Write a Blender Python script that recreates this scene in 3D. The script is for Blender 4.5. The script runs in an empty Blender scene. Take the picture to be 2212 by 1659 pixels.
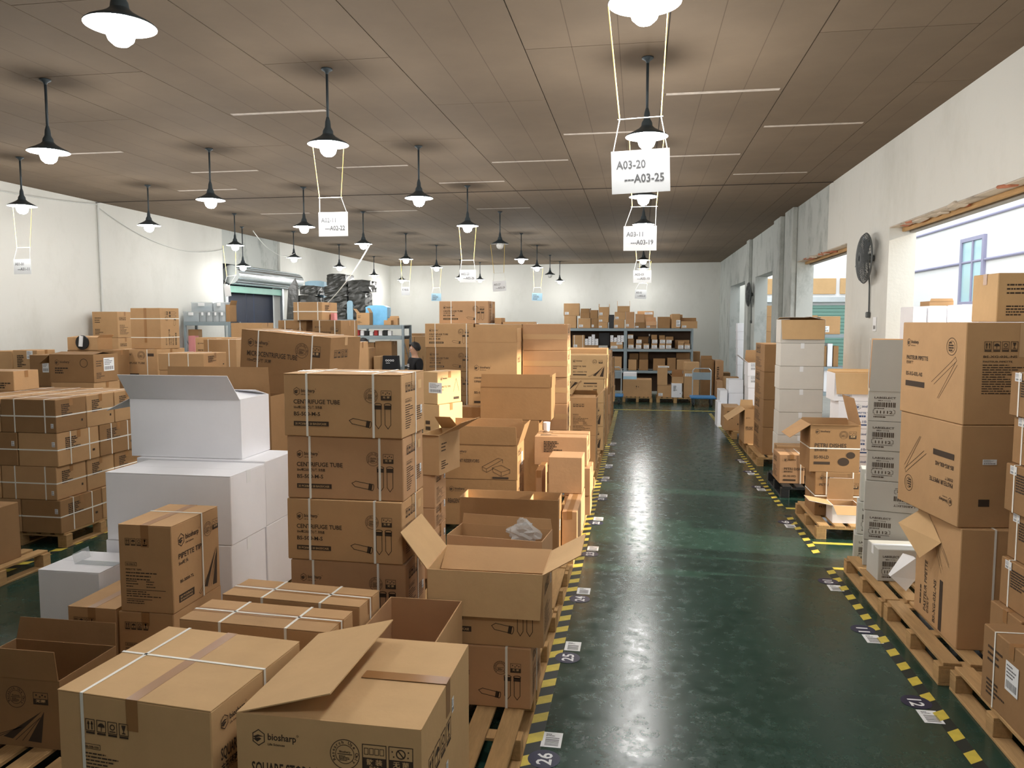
import bpy, math, random
from mathutils import Vector, Matrix
random.seed(11)
SC = bpy.context.scene
COL = SC.collection
R = math.radians

# ------------------------------------------------------------------ camera
# image taken as 2212 x 1659; aisle runs along +Y, right is +X, floor z = 0
F, CX, CY, CAMH = 1661.0, 1106.0, 829.5, 2.28
TH, PH = R(9.337), R(4.716)                      # yaw to the left, pitch down
cam = bpy.data.cameras.new('camera')
cam.sensor_width = 36.0
cam.lens = 36.0 * F / 2212.0
cam.clip_start, cam.clip_end = 0.05, 300
cam_ob = bpy.data.objects.new('camera', cam)
cam_ob.location = (0, 0, CAMH)
cam_ob.rotation_euler = (R(90) - PH, 0, TH)
COL.objects.link(cam_ob)
SC.camera = cam_ob

# ------------------------------------------------------------------ world, sun, exposure
world = bpy.data.worlds.new('sky')
SC.world = world
world.use_nodes = True
wn = world.node_tree.nodes
wn['Background'].inputs[0].default_value = (0.93, 0.97, 1.0, 1)
wn['Background'].inputs[1].default_value = 2.7
sun = bpy.data.lights.new('sun', 'SUN')
sun.energy = 10.5
sun.color = (1.0, 0.88, 0.70)
sun.angle = R(1.6)
sun_ob = bpy.data.objects.new('sun', sun)
sd = Vector((-1.0, 0.09, -0.31)).normalized()    # direction the sunlight travels
sun_ob.rotation_euler = sd.to_track_quat('-Z', 'Y').to_euler()
sun_ob.location = (12, -3, 6)
COL.objects.link(sun_ob)
LAMP_W = 50.0
vs = SC.view_settings
vs.view_transform = 'Standard'
vs.look = 'None'
vs.gamma = 1.0
vs.use_curve_mapping = False
vs.exposure = 0.0
SC.cycles.use_denoising = True
SC.cycles.max_bounces = 6
SC.cycles.diffuse_bounces = 4

# ------------------------------------------------------------------ pixel -> place
st, ct, sp, cp = math.sin(TH), math.cos(TH), math.sin(PH), math.cos(PH)
FW, RT, UP = (-st*cp, ct*cp, -sp), (ct, st, 0.0), (-st*sp, ct*sp, cp)
def ray(px, py):
    a, b = (px - CX)/F, -(py - CY)/F
    return tuple(FW[i] + a*RT[i] + b*UP[i] for i in range(3))
def atY(px, py, Y):
    d = ray(px, py); t = Y/d[1]; return Vector((d[0]*t, Y, CAMH + d[2]*t))
def atX(px, py, X):
    d = ray(px, py); t = X/d[0]; return Vector((X, d[1]*t, CAMH + d[2]*t))
def atZ(px, py, Z=0.0):
    d = ray(px, py); t = (Z - CAMH)/d[2]; return Vector((d[0]*t, d[1]*t, Z))
CROP = {0: (0, 0, 1), 1: (0, 600, 3.456), 2: (380, 560, 3.95), 3: (880, 620, 4.608), 4: (1200, 620, 5.027),
        5: (1540, 540, 5.53), 6: (1500, 780, 4.148), 7: (1812, 360, 4.1475), 8: (1772, 680, 3.19), 9: (1700, 1150, 3.26),
        10: (900, 880, 3.318), 11: (600, 760, 3.19), 12: (0, 1040, 2.68), 13: (500, 1250, 2.765), 14: (600, 580, 6.9125), 15: (1220, 640, 6.913)}
def px(k, x, y):
    a = CROP[k]; return a[0] + x/a[2], a[1] + y/a[2]

# ------------------------------------------------------------------ materials
def srgb(r, g, b):
    f = lambda c: (c/255/12.92) if c/255 <= .04045 else ((c/255 + .055)/1.055)**2.4
    return (f(r), f(g), f(b), 1)
MAT = {}
def mat(name, col, rough=.7, metal=0, emit=None, estr=0, noise=0, nscale=8, rnd=0, bump=0, bscale=60, spec=.5, alpha=1, trans=0, coords='Object', stretch=None):
    m = bpy.data.materials.new(name); m.use_nodes = True
    nt = m.node_tree; N, L = nt.nodes, nt.links
    b = N['Principled BSDF']
    b.inputs['Base Color'].default_value = col
    b.inputs['Roughness'].default_value = rough
    b.inputs['Metallic'].default_value = metal
    b.inputs['Specular IOR Level'].default_value = spec
    if alpha < 1: b.inputs['Alpha'].default_value = alpha
    if trans: b.inputs['Transmission Weight'].default_value = trans
    if emit:
        b.inputs['Emission Color'].default_value = emit
        b.inputs['Emission Strength'].default_value = estr
    if noise or rnd or bump:
        tc = N.new('ShaderNodeTexCoord'); mp = N.new('ShaderNodeMapping')
        L.new(tc.outputs[coords], mp.inputs[0])
        if stretch: mp.inputs['Scale'].default_value = stretch
        src = None
        hsv = N.new('ShaderNodeHueSaturation'); hsv.inputs['Color'].default_value = col
        val = None
        if noise:
            nz = N.new('ShaderNodeTexNoise'); nz.inputs['Scale'].default_value = nscale; nz.inputs['Detail'].default_value = 6
            nz.inputs['Roughness'].default_value = .6
            L.new(mp.outputs[0], nz.inputs['Vector'])
            mr = N.new('ShaderNodeMapRange'); mr.inputs[1].default_value = .3; mr.inputs[2].default_value = .7
            mr.inputs[3].default_value = 1 - noise; mr.inputs[4].default_value = 1 + noise
            L.new(nz.outputs['Fac'], mr.inputs[0]); val = mr.outputs[0]
        if rnd:
            oi = N.new('ShaderNodeObjectInfo'); mr2 = N.new('ShaderNodeMapRange')
            mr2.inputs[3].default_value = 1 - rnd; mr2.inputs[4].default_value = 1 + rnd
            L.new(oi.outputs['Random'], mr2.inputs[0])
            if val is not None:
                mu = N.new('ShaderNodeMath'); mu.operation = 'MULTIPLY'
                L.new(val, mu.inputs[0]); L.new(mr2.outputs[0], mu.inputs[1]); val = mu.outputs[0]
            else: val = mr2.outputs[0]
        if val is not None:
            L.new(val, hsv.inputs['Value']); L.new(hsv.outputs[0], b.inputs['Base Color'])
        if bump:
            n2 = N.new('ShaderNodeTexNoise'); n2.inputs['Scale'].default_value = bscale; n2.inputs['Detail'].default_value = 4
            L.new(mp.outputs[0], n2.inputs['Vector'])
            bp = N.new('ShaderNodeBump'); bp.inputs['Strength'].default_value = bump; bp.inputs['Distance'].default_value = .02
            L.new(n2.outputs['Fac'], bp.inputs['Height']); L.new(bp.outputs[0], b.inputs['Normal'])
    MAT[name] = m
    return m
mat('kraft', srgb(184, 147, 106), .82, noise=.05, nscale=5, rnd=.07, bump=.05, bscale=30, spec=.25)
mat('kraft_pale', srgb(202, 167, 122), .82, noise=.05, nscale=5, rnd=.05, bump=.05, bscale=30, spec=.25)
mat('kraft_dark', srgb(152, 118, 82), .85, noise=.06, nscale=5, rnd=.08, bump=.05, bscale=30, spec=.2)
mat('kraft_rose', srgb(184, 145, 108), .8, noise=.05, nscale=5, rnd=.06, bump=.05, bscale=30, spec=.25)
mat('white_card', srgb(238, 238, 242), .7, noise=.02, nscale=4, rnd=.02, bump=.03, bscale=30, spec=.3)
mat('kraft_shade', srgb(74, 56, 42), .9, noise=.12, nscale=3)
mat('offwhite_card', srgb(212, 208, 200), .75, noise=.03, nscale=4, rnd=.03, spec=.3)
mat('grey_card', srgb(186, 186, 180), .75, noise=.03, nscale=4, rnd=.03, spec=.3)
mat('ink', srgb(70, 58, 48), .8, spec=.2)
mat('ink_soft', srgb(112, 86, 66), .8, spec=.2)
mat('ink_grey', srgb(110, 110, 112), .8, spec=.2)
mat('ink_blue', srgb(60, 84, 130), .8, spec=.2)
mat('tape_brown', srgb(158, 116, 74), .3, spec=.5)
mat('tape_clear', srgb(196, 160, 118), .22, spec=.5)
mat('strap_white', srgb(238, 236, 228), .45, spec=.4)
mat('paper', srgb(236, 238, 240), .7, spec=.3)
mat('wood', srgb(176, 142, 98), .85, noise=.16, nscale=6, rnd=.12, bump=.2, bscale=25, spec=.2, stretch=(6, .7, 6))
mat('steel_grey', srgb(138, 152, 158), .5, metal=.1, noise=.04, nscale=6, rnd=.03)
mat('steel_dark', srgb(70, 76, 80), .5, metal=.4)
mat('galvanised', srgb(196, 202, 204), .32, metal=.85, noise=.05, nscale=4)
mat('lamp_metal', srgb(66, 76, 82), .5, metal=.3)
mat('lamp_inner', srgb(245, 245, 245), .5)
mat('bulb', (1, 1, 1, 1), .4, emit=(1, .985, .96, 1), estr=70)
mat('bulb_off', srgb(232, 232, 230), .3)
mat('rope_yellow', srgb(214, 186, 104), .8)
mat('rope_white', srgb(230, 228, 220), .8)
mat('tape_black', srgb(30, 38, 34), .55)
mat('tape_yellow', srgb(206, 186, 74), .55, noise=.12, nscale=14)
mat('disc_navy', srgb(36, 40, 68), .4)
mat('black_plastic', srgb(26, 28, 30), .5)
mat('dark_fan', srgb(84, 88, 88), .55, metal=.3)
mat('blue_deck', srgb(58, 118, 168), .55, noise=.05, nscale=6)
mat('black_wrap', srgb(62, 64, 62), .32, noise=.2, nscale=7, rnd=.12, bump=.5, bscale=9, spec=.6)
mat('blue_wrap', srgb(168, 208, 230), .45, noise=.06, nscale=6, rnd=.06)
mat('blue_bright', srgb(120, 190, 235), .4, noise=.12, nscale=5)
mat('clear_plastic', srgb(206, 214, 218), .18, alpha=.45)
mat('bag_plastic', srgb(214, 218, 220), .08, alpha=.38, bump=.4, bscale=20)
mat('cup_plastic', srgb(240, 232, 228), .3)
mat('pink', srgb(226, 150, 150), .6)
mat('red', srgb(176, 52, 52), .6)
mat('skin', srgb(206, 160, 132), .6)
mat('hair', srgb(28, 24, 24), .6)
mat('cloth_black', srgb(26, 26, 30), .9, noise=.1, nscale=10)
mat('cloth_jean', srgb(52, 60, 82), .9)
mat('dark_curtain', srgb(34, 42, 62), .6, noise=.12, nscale=3)
mat('green_metal', srgb(128, 178, 162), .5, noise=.05, nscale=5)
mat('green_shutter', srgb(118, 160, 148), .5)
mat('glass_blue', srgb(176, 214, 222), .15, spec=.6)
mat('annex_white', srgb(232, 234, 236), .8)
mat('rail_lilac', srgb(150, 150, 178), .6)
mat('brick_red', srgb(176, 112, 84), .9, noise=.3, nscale=9, bump=.6, bscale=14)
mat('concrete', srgb(150, 148, 142), .9, noise=.12, nscale=3)
mat('joint_white', srgb(196, 186, 176), .9, noise=.2, nscale=12)
mat('pipe_white', srgb(206, 208, 204), .6)

def node_mat(name):
    m = bpy.data.materials.new(name); m.use_nodes = True; MAT[name] = m
    return m, m.node_tree.nodes, m.node_tree.links, m.node_tree.nodes['Principled BSDF']
# epoxy floor: dark green, worn and scuffed, glossy
m, N, L, b = node_mat('epoxy')
tc = N.new('ShaderNodeTexCoord')
n1 = N.new('ShaderNodeTexNoise'); n1.inputs['Scale'].default_value = 1.3; n1.inputs['Detail'].default_value = 8; n1.inputs['Roughness'].default_value = .65
n2 = N.new('ShaderNodeTexNoise'); n2.inputs['Scale'].default_value = 9; n2.inputs['Detail'].default_value = 9; n2.inputs['Roughness'].default_value = .7
L.new(tc.outputs['Object'], n1.inputs['Vector']); L.new(tc.outputs['Object'], n2.inputs['Vector'])
cr = N.new('ShaderNodeValToRGB'); cr.color_ramp.elements[0].position = .34; cr.color_ramp.elements[1].position = .72
cr.color_ramp.elements[0].color = srgb(28, 54, 46); cr.color_ramp.elements[1].color = srgb(44, 74, 64)
mx = N.new('ShaderNodeMix'); mx.data_type = 'FLOAT'; mx.inputs[0].default_value = .5
L.new(n1.outputs['Fac'], mx.inputs[2]); L.new(n2.outputs['Fac'], mx.inputs[3]); L.new(mx.outputs[0], cr.inputs[0])
L.new(cr.outputs[0], b.inputs['Base Color'])
mr = N.new('ShaderNodeMapRange'); mr.inputs[1].default_value = .35; mr.inputs[2].default_value = .7; mr.inputs[3].default_value = .17; mr.inputs[4].default_value = .33
L.new(n2.outputs['Fac'], mr.inputs[0]); L.new(mr.outputs[0], b.inputs['Roughness'])
bp = N.new('ShaderNodeBump'); bp.inputs['Strength'].default_value = .035; bp.inputs['Distance'].default_value = .02
L.new(n1.outputs['Fac'], bp.inputs['Height']); L.new(bp.outputs[0], b.inputs['Normal'])
b.inputs['Specular IOR Level'].default_value = .5
# painted plaster, with faint stains
def plaster(name, c0, c1, sc):
    m, N, L, b = node_mat(name)
    tc = N.new('ShaderNodeTexCoord')
    n1 = N.new('ShaderNodeTexNoise'); n1.inputs['Scale'].default_value = sc; n1.inputs['Detail'].default_value = 8; n1.inputs['Roughness'].default_value = .7
    mp = N.new('ShaderNodeMapping'); mp.inputs['Scale'].default_value = (1, 1, .55)
    L.new(tc.outputs['Object'], mp.inputs[0]); L.new(mp.outputs[0], n1.inputs['Vector'])
    cr = N.new('ShaderNodeValToRGB'); cr.color_ramp.elements[0].position = .32; cr.color_ramp.elements[1].position = .5
    cr.color_ramp.elements[0].color = c0; cr.color_ramp.elements[1].color = c1
    L.new(n1.outputs['Fac'], cr.inputs[0]); L.new(cr.outputs[0], b.inputs['Base Color'])
    b.inputs['Roughness'].default_value = .85; b.inputs['Specular IOR Level'].default_value = .25
    n3 = N.new('ShaderNodeTexNoise'); n3.inputs['Scale'].default_value = 30; n3.inputs['Detail'].default_value = 4
    L.new(tc.outputs['Object'], n3.inputs['Vector'])
    bp = N.new('ShaderNodeBump'); bp.inputs['Strength'].default_value = .12; bp.inputs['Distance'].default_value = .01
    L.new(n3.outputs['Fac'], bp.inputs['Height']); L.new(bp.outputs[0], b.inputs['Normal'])
plaster('wall_white', srgb(205, 205, 198), srgb(213, 213, 207), 1.2)
plaster('wall_grey', srgb(150, 154, 150), srgb(184, 188, 184), 2.2)
plaster('wall_raw', srgb(150, 140, 128), srgb(196, 184, 168), 3)
mat('ceiling_board', srgb(117, 102, 85), .85, noise=.07, nscale=1.6, rnd=.05, spec=.25)
cb = MAT['ceiling_board'].node_tree; N, L = cb.nodes, cb.links; b = N['Principled BSDF']
src = b.inputs['Base Color'].links[0].from_socket
tc = N.new('ShaderNodeTexCoord'); sx = N.new('ShaderNodeSeparateXYZ'); L.new(tc.outputs['Object'], sx.inputs[0])
d1 = N.new('ShaderNodeMath'); d1.operation = 'DIVIDE'; d1.inputs[1].default_value = .3927; L.new(sx.outputs[0], d1.inputs[0])
d2 = N.new('ShaderNodeMath'); d2.operation = 'FRACT'; L.new(d1.outputs[0], d2.inputs[0])
d3 = N.new('ShaderNodeMath'); d3.operation = 'LESS_THAN'; d3.inputs[1].default_value = .018; L.new(d2.outputs[0], d3.inputs[0])
mxc = N.new('ShaderNodeMix'); mxc.data_type = 'RGBA'; mxc.blend_type = 'MULTIPLY'; mxc.inputs[7].default_value = (.62, .6, .58, 1)
L.new(d3.outputs[0], mxc.inputs[0]); L.new(src, mxc.inputs[6]); L.new(mxc.outputs[2], b.inputs['Base Color'])
mat('ceiling_gap', srgb(52, 44, 38), .9)

# ------------------------------------------------------------------ mesh building
class MB:
    def __init__(s): s.v = []; s.f = []; s.m = []
    def add(s, verts, faces, mi=0):
        o = len(s.v); s.v += [tuple(v) for v in verts]
        s.f += [tuple(i + o for i in f) for f in faces]; s.m += [mi]*len(faces)
        return s
    def box(s, x0, y0, z0, x1, y1, z1, mi=0):
        return s.add([(x0,y0,z0),(x1,y0,z0),(x1,y1,z0),(x0,y1,z0),(x0,y0,z1),(x1,y0,z1),(x1,y1,z1),(x0,y1,z1)],
              [(0,3,2,1),(4,5,6,7),(0,1,5,4),(1,2,6,5),(2,3,7,6),(3,0,4,7)], mi)
    def cbox(s, x0, y0, z0, x1, y1, z1, c=.005, mi=0, jit=0):
        j = lambda: random.uniform(0, jit)
        V, idx = [], {}
        for ix in (0,1):
            for iy in (0,1):
                for iz in (0,1):
                    q = ((x0,x1)[ix], (y0,y1)[iy], (z0,z1)[iz]); sx, sy, sz = (1,-1)[ix]*c, (1,-1)[iy]*c, (1,-1)[iz]*c
                    dx, dy = (j()*(1,-1)[ix], j()*(1,-1)[iy]) if iz else (0, 0)      # corners sag inwards a little
                    for a in range(3):
                        o = [sx, sy, sz]; o[a] = 0
                        idx[ix,iy,iz,a] = len(V); V.append((q[0]+o[0]+dx, q[1]+o[1]+dy, q[2]+o[2]))
        Fc = []
        for a in range(3):
            b_, c_ = (a+1)%3, (a+2)%3
            for sgn in (0,1):
                quad = []
                for (p, q) in ((0,0),(1,0),(1,1),(0,1)):
                    k = [0,0,0]; k[a] = sgn; k[b_] = p; k[c_] = q
                    quad.append(idx[k[0],k[1],k[2],a])
                Fc.append(quad if sgn else quad[::-1])
        for a in range(3):                                  # edges
            b_, c_ = (a+1)%3, (a+2)%3
            for p in (0,1):
                for q in (0,1):
                    k0 = [0,0,0]; k0[b_] = p; k0[c_] = q; k1 = list(k0); k1[a] = 1
                    quad = [idx[(*k0, b_)], idx[(*k1, b_)], idx[(*k1, c_)], idx[(*k0, c_)]]
                    Fc.append(quad if p == q else quad[::-1])
        for ix in (0,1):
            for iy in (0,1):
                for iz in (0,1):
                    t = [idx[ix,iy,iz,a] for a in range(3)]
                    Fc.append(t if (ix+iy+iz) % 2 else t[::-1])
        return s.add(V, Fc, mi)
    def tube(s, p, q, r, n=8, r2=None, mi=0, caps=True):
        p, q = Vector(p), Vector(q); d = (q - p).normalized()
        a = d.orthogonal().normalized(); b_ = d.cross(a); r2 = r if r2 is None else r2
        V = [p + (a*math.cos(t) + b_*math.sin(t))*r for t in [2*math.pi*i/n for i in range(n)]]
        V += [q + (a*math.cos(t) + b_*math.sin(t))*r2 for t in [2*math.pi*i/n for i in range(n)]]
        Fc = [(i, (i+1) % n, n+(i+1) % n, n+i) for i in range(n)]
        if caps: Fc += [tuple(range(n))[::-1], tuple(range(n, 2*n))]
        return s.add(V, Fc, mi)
    def path(s, pts, r, n=6, mi=0):
        for a, b_ in zip(pts[:-1], pts[1:]): s.tube(a, b_, r, n, mi=mi)
        return s
    def lathe(s, prof, n=24, c=(0,0,0), mi=0):
        V, Fc = [], []
        for (r, z) in prof:
            for i in range(n):
                t = 2*math.pi*i/n; V.append((c[0]+r*math.cos(t), c[1]+r*math.sin(t), c[2]+z))
        for k in range(len(prof)-1):
            for i in range(n):
                j = (i+1) % n; Fc.append((k*n+i, k*n+j, (k+1)*n+j, (k+1)*n+i))
        return s.add(V, Fc, mi)
    def mesh(s, name, mats):
        me = bpy.data.meshes.new(name); me.from_pydata(s.v, [], s.f)
        for m_ in (mats if isinstance(mats, (list, tuple)) else [mats]): me.materials.append(MAT[m_])
        if any(s.m): me.polygons.foreach_set('material_index', s.m)
        me.update(); return me
    def build(s, name, mats, parent=None, loc=None, rot=None, smooth=False):
        me = s.mesh(name, mats)
        if smooth: me.shade_smooth()
        return put(name, me, parent, loc, rot)
def put(name, me, parent=None, loc=None, rot=None):
    o = bpy.data.objects.new(name, me); COL.objects.link(o)
    if parent is not None: o.parent = parent
    if loc is not None: o.location = loc
    if rot is not None: o.rotation_euler = rot
    return o
def tag(o, label, cat, group=None):
    o['label'] = label; o['category'] = cat
    if group: o['group'] = group
    return o
def struct(o, label=None):
    o['kind'] = 'structure'
    if label: o['label'] = label
    return o
def empty(name, loc=(0,0,0), rz=0):
    o = bpy.data.objects.new(name, None); COL.objects.link(o); o.location = loc; o.rotation_euler = (0, 0, rz)
    o.empty_display_size = .1
    return o
def copy_tree(o, parent=None):
    c = o.copy(); COL.objects.link(c)
    if parent is not None: c.parent = parent
    for ch in list(o.children): copy_tree(ch, c)
    return c

# ------------------------------------------------------------------ flat print (lettering, line drawings)
TXT = {}
def text_geo(s):
    if s not in TXT:
        cu = bpy.data.curves.new('t', 'FONT'); cu.body = s; cu.size = 1; cu.resolution_u = 2; cu.offset = .02
        ob = bpy.data.objects.new('t', cu); COL.objects.link(ob)
        bpy.context.view_layer.update()
        me = bpy.data.meshes.new_from_object(ob.evaluated_get(bpy.context.evaluated_depsgraph_get()))
        vs_ = [(v.co.x, v.co.y) for v in me.vertices]; fs = [tuple(p.vertices) for p in me.polygons]
        wdt = max([v[0] for v in vs_] or [0])
        TXT[s] = (vs_, fs, wdt)
        bpy.data.objects.remove(ob); bpy.data.curves.remove(cu); bpy.data.meshes.remove(me)
    return TXT[s]
class Art:
    """flat print in metres on a face, (0,0) at its lower left"""
    def __init__(s): s.v = []; s.f = []; s.m = []
    def _a(s, P, Fc, m, lay=0):
        o = len(s.v); s.v += [(p[0], p[1], lay*.0006) for p in P]
        s.f += [tuple(i+o for i in f) for f in Fc]; s.m += [m]*len(Fc); return s
    def rect(s, a, b_, c, d, m=0, lay=0): return s._a([(a,b_),(c,b_),(c,d),(a,d)], [(0,1,2,3)], m, lay)
    def poly(s, pts, m=0, lay=0): return s._a(pts, [tuple(range(len(pts)))], m, lay)
    def line(s, pts, w=.003, closed=False, m=0, lay=0):
        P = list(pts) + ([pts[0]] if closed else [])
        for (x0,y0), (x1,y1) in zip(P[:-1], P[1:]):
            l = math.hypot(x1-x0, y1-y0) or 1e-6; nx, ny = -(y1-y0)/l*w/2, (x1-x0)/l*w/2
            ex, ey = (x1-x0)/l*w/2, (y1-y0)/l*w/2
            s._a([(x0-ex+nx,y0-ey+ny),(x0-ex-nx,y0-ey-ny),(x1+ex-nx,y1+ey-ny),(x1+ex+nx,y1+ey+ny)], [(0,1,2,3)], m, lay)
        return s
    def frame(s, a, b_, c, d, w=.003, m=0): return s.line([(a,b_),(c,b_),(c,d),(a,d)], w, True, m)
    def ring(s, cx, cy, r, w=.003, n=28, m=0, ry=None, lay=0):
        ry = ry or r; P = []
        for i in range(n):
            t = 2*math.pi*i/n; P += [(cx+r*math.cos(t), cy+ry*math.sin(t)), (cx+(r-w)*math.cos(t), cy+(ry-w)*math.sin(t))]
        return s._a(P, [(2*i, (2*i+2) % (2*n), (2*i+3) % (2*n), 2*i+1) for i in range(n)], m, lay)
    def disc(s, cx, cy, r, ry=None, n=24, m=0, lay=0):
        ry = ry or r
        return s.poly([(cx+r*math.cos(2*math.pi*i/n), cy+ry*math.sin(2*math.pi*i/n)) for i in range(n)], m, lay)
    def text(s, t, u, v, size, m=0, rot=0, fit=None, lay=0):
        V, Fc, wd = text_geo(t); sx = size
        if fit: sx = fit/max(wd, 1e-4)
        c, q = math.cos(rot), math.sin(rot)
        return s._a([(u+(x*sx)*c-(y*size)*q, v+(x*sx)*q+(y*size)*c) for x, y in V], Fc, m, lay)
    def lines(s, u0, v0, u1, v1, n, m=0, th=.25, seed=1):
        rn = random.Random(seed)
        for i in range(n):
            v = v1 - (v1-v0)*(i+.5)/n; h = (v1-v0)/n*th; u = u0
            end = u0 + (u1-u0)*rn.uniform(.45, 1)
            while u < end:
                l = (u1-u0)*rn.uniform(.04, .16); s.rect(u, v-h, min(u+l, end), v+h, m); u += l + (u1-u0)*.02
        return s
    def logo(s, u, v, w, m=0, tagline=True):
        r = w*.145; cx, cy = u+r, v
        hx = [(cx+r*math.sin(k*math.pi/3)*.95, cy+r*math.cos(k*math.pi/3)*1.1) for k in range(6)]
        s.line(hx, w*.018, True, m)
        s.poly([(cx-r*.8,cy+r*.1),(cx-r*.1,cy+r*.42),(cx+r*.75,cy+r*.2),(cx+r*.05,cy+r*.12),(cx-r*.5,cy-r*.12)], m)
        s.poly([(cx-r*.8,cy-r*.2),(cx+r*.1,cy+r*.02),(cx+r*.4,cy-r*.15),(cx-r*.2,cy-r*.62)], m)
        s.text('biosharp', u+w*.33, v-w*.03, w*.19, m, fit=w*.6)
        s.ring(u+w*.96, v+w*.1, w*.022, w*.007, 10, m)
        if tagline: s.text('Life Sciences', u+w*.33, v-w*.14, w*.065, m, fit=w*.36)
        return s
    def stamp(s, cx, cy, r, m=0, fine=True):
        s.ring(cx, cy, r, r*.05, 32, m); s.ring(cx, cy, r*.64, r*.04, 28, m)
        t = 'Research Use Only'
        if fine:
            for i, ch in enumerate(t):
                if ch == ' ': continue
                a = R(215 - i*250/(len(t)-1)); 
                s.text(ch, cx+math.cos(a)*r*.7-r*.0, cy+math.sin(a)*r*.7, r*.3, m, a-math.pi/2)
            s.text('Biosharp', cx-r*.38, cy+r*.1, r*.2, m, fit=r*.76)
        else:
            for i in range(18):
                a = R(225-i*270/17); s.line([(cx+math.cos(a)*r*.7, cy+math.sin(a)*r*.7), (cx+math.cos(a)*r*.9, cy+math.sin(a)*r*.9)], r*.07, False, m)
        s.rect(cx-r*.5, cy-r*.02, cx+r*.5, cy+r*.03, m); s.lines(cx-r*.4, cy-r*.45, cx+r*.45, cy-r*.08, 4, m, .3)
        return s
    def icon(s, u, v, w, h, cn, en=None, kind=0, m=0, dark=0, pale=1):
        s.frame(u, v, u+w, v+h, w*.035, m); s.rect(u, v, u+w, v+h*.47, dark)
        s.text(cn, u+w*.16, v+h*.2, h*.26, pale, fit=w*.68, lay=1)
        if en: s.text(en, u+w*.28, v+h*.06, h*.1, pale, fit=w*.44, lay=1)
        if kind == 0:
            for k in range(4): s.frame(u+w*(.08+.22*k), v+h*.6, u+w*(.24+.22*k), v+h*.85, w*.025, m)
        elif kind == 1:
            s.ring(u+w*.5, v+h*.72, h*.2, h*.05, 20, m); s.line([(u+w*.38,v+h*.86),(u+w*.62,v+h*.58)], h*.05, False, m)
            for a, b_ in ((.14,.8),(.2,.6),(.82,.82),(.8,.6)): s.disc(u+w*a, v+h*b_, w*.035, n=8, m=m)
        else:
            for a, b_ in ((.2,.78),(.45,.65),(.62,.8),(.82,.7)): s.disc(u+w*a, v+h*b_, w*.06, n=10, m=m)
        return s
    def care(s, u, v, w, m=0, vert=False):
        """four handling marks"""
        for k in range(4):
            a, b_ = (u, v-k*w*1.3) if vert else (u+k*w*1.28, v)
            s.frame(a, b_, a+w, b_+w*1.15, w*.07, m); s.rect(a, b_-w*.3, a+w, b_-w*.1, m)
            if k == 0:
                for q in (.3,.7): s.line([(a+w*q,b_+w*.2),(a+w*q,b_+w*.9)], w*.13, False, m); s.poly([(a+w*(q-.16),b_+w*.65),(a+w*(q+.16),b_+w*.65),(a+w*q,b_+w*1.0)], m)
            elif k == 1:
                s.poly([(a+w*(.5+.4*math.cos(R(t))), b_+w*(.5+.4*math.sin(R(t)))) for t in range(0,181,30)], m); s.line([(a+w*.5,b_+w*.5),(a+w*.5,b_+w*.15)], w*.08, False, m)
            elif k == 2:
                s.ring(a+w*.5, b_+w*.65, w*.3, w*.1, 14, m); s.line([(a+w*.2,b_+w*.2),(a+w*.8,b_+w*.2)], w*.1, False, m)
            else:
                s.poly([(a+w*.25,b_+w*1.0),(a+w*.75,b_+w*1.0),(a+w*.6,b_+w*.5),(a+w*.4,b_+w*.5)], m); s.rect(a+w*.46,b_+w*.2,a+w*.54,b_+w*.5,m); s.rect(a+w*.3,b_+w*.15,a+w*.7,b_+w*.25,m)
        return s
    def tube(s, cx, cy, l, w, a, m=0, t=.0035):
        """centrifuge tube lying along angle a, cap at the end"""
        c, q = math.cos(a), math.sin(a)
        T = lambda x, y: (cx+x*c-y*q, cy+x*q+y*c)
        s.line([T(.0,0), T(l*.16,w*.42), T(l*.8,w*.42)], t, False, m); s.line([T(0,0), T(l*.16,-w*.42), T(l*.8,-w*.42)], t, False, m)
        s.poly([T(l*.76,-w*.52), T(l*.92,-w*.52), T(l*.92,w*.52), T(l*.76,w*.52)], m)
        P = [T(l*.94+w*.2*math.cos(2*math.pi*i/16), w*.5*math.sin(2*math.pi*i/16)) for i in range(16)]
        s.line(P, t, True, m); return s
    def mesh(s, mats):
        me = bpy.data.meshes.new('print'); me.from_pydata(s.v, [], s.f)
        for m_ in mats: me.materials.append(MAT[m_])
        me.polygons.foreach_set('material_index', s.m); me.update(); return me

# ------------------------------------------------------------------ cartons
ARTS = {}
def art_mesh(fn, w, h, mats):
    key = (fn.__name__, round(w, 2), round(h, 2), mats)
    if key not in ARTS:
        a = Art(); fn(a, w, h); ARTS[key] = a.mesh(mats)
    return ARTS[key]
def face_mx(face, w, d, h, turn=0, e=.0009):
    fr = {'F': ((0,-e,0), (1,0,0), (0,0,1), (0,-1,0), w, h), 'R': ((w+e,0,0), (0,1,0), (0,0,1), (1,0,0), d, h),
          'L': ((-e,d,0), (0,-1,0), (0,0,1), (-1,0,0), d, h), 'T': ((0,0,h+e), (1,0,0), (0,1,0), (0,0,1), w, d)}[face]
    o, u, v, n = [Vector(q) for q in fr[:4]]; W, Hh = fr[4:]
    if turn == 180: o, u, v = o + u*W + v*Hh, -u, -v
    elif turn == 90: o, u, v = o + u*W, v, -u
    elif turn == 270: o, u, v = o + v*Hh, -v, u
    if turn in (90, 270): W, Hh = Hh, W
    M = Matrix.Identity(4)
    for i in range(3): M[i][0], M[i][1], M[i][2], M[i][3] = u[i], v[i], n[i], o[i]
    return M, W, Hh
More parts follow.
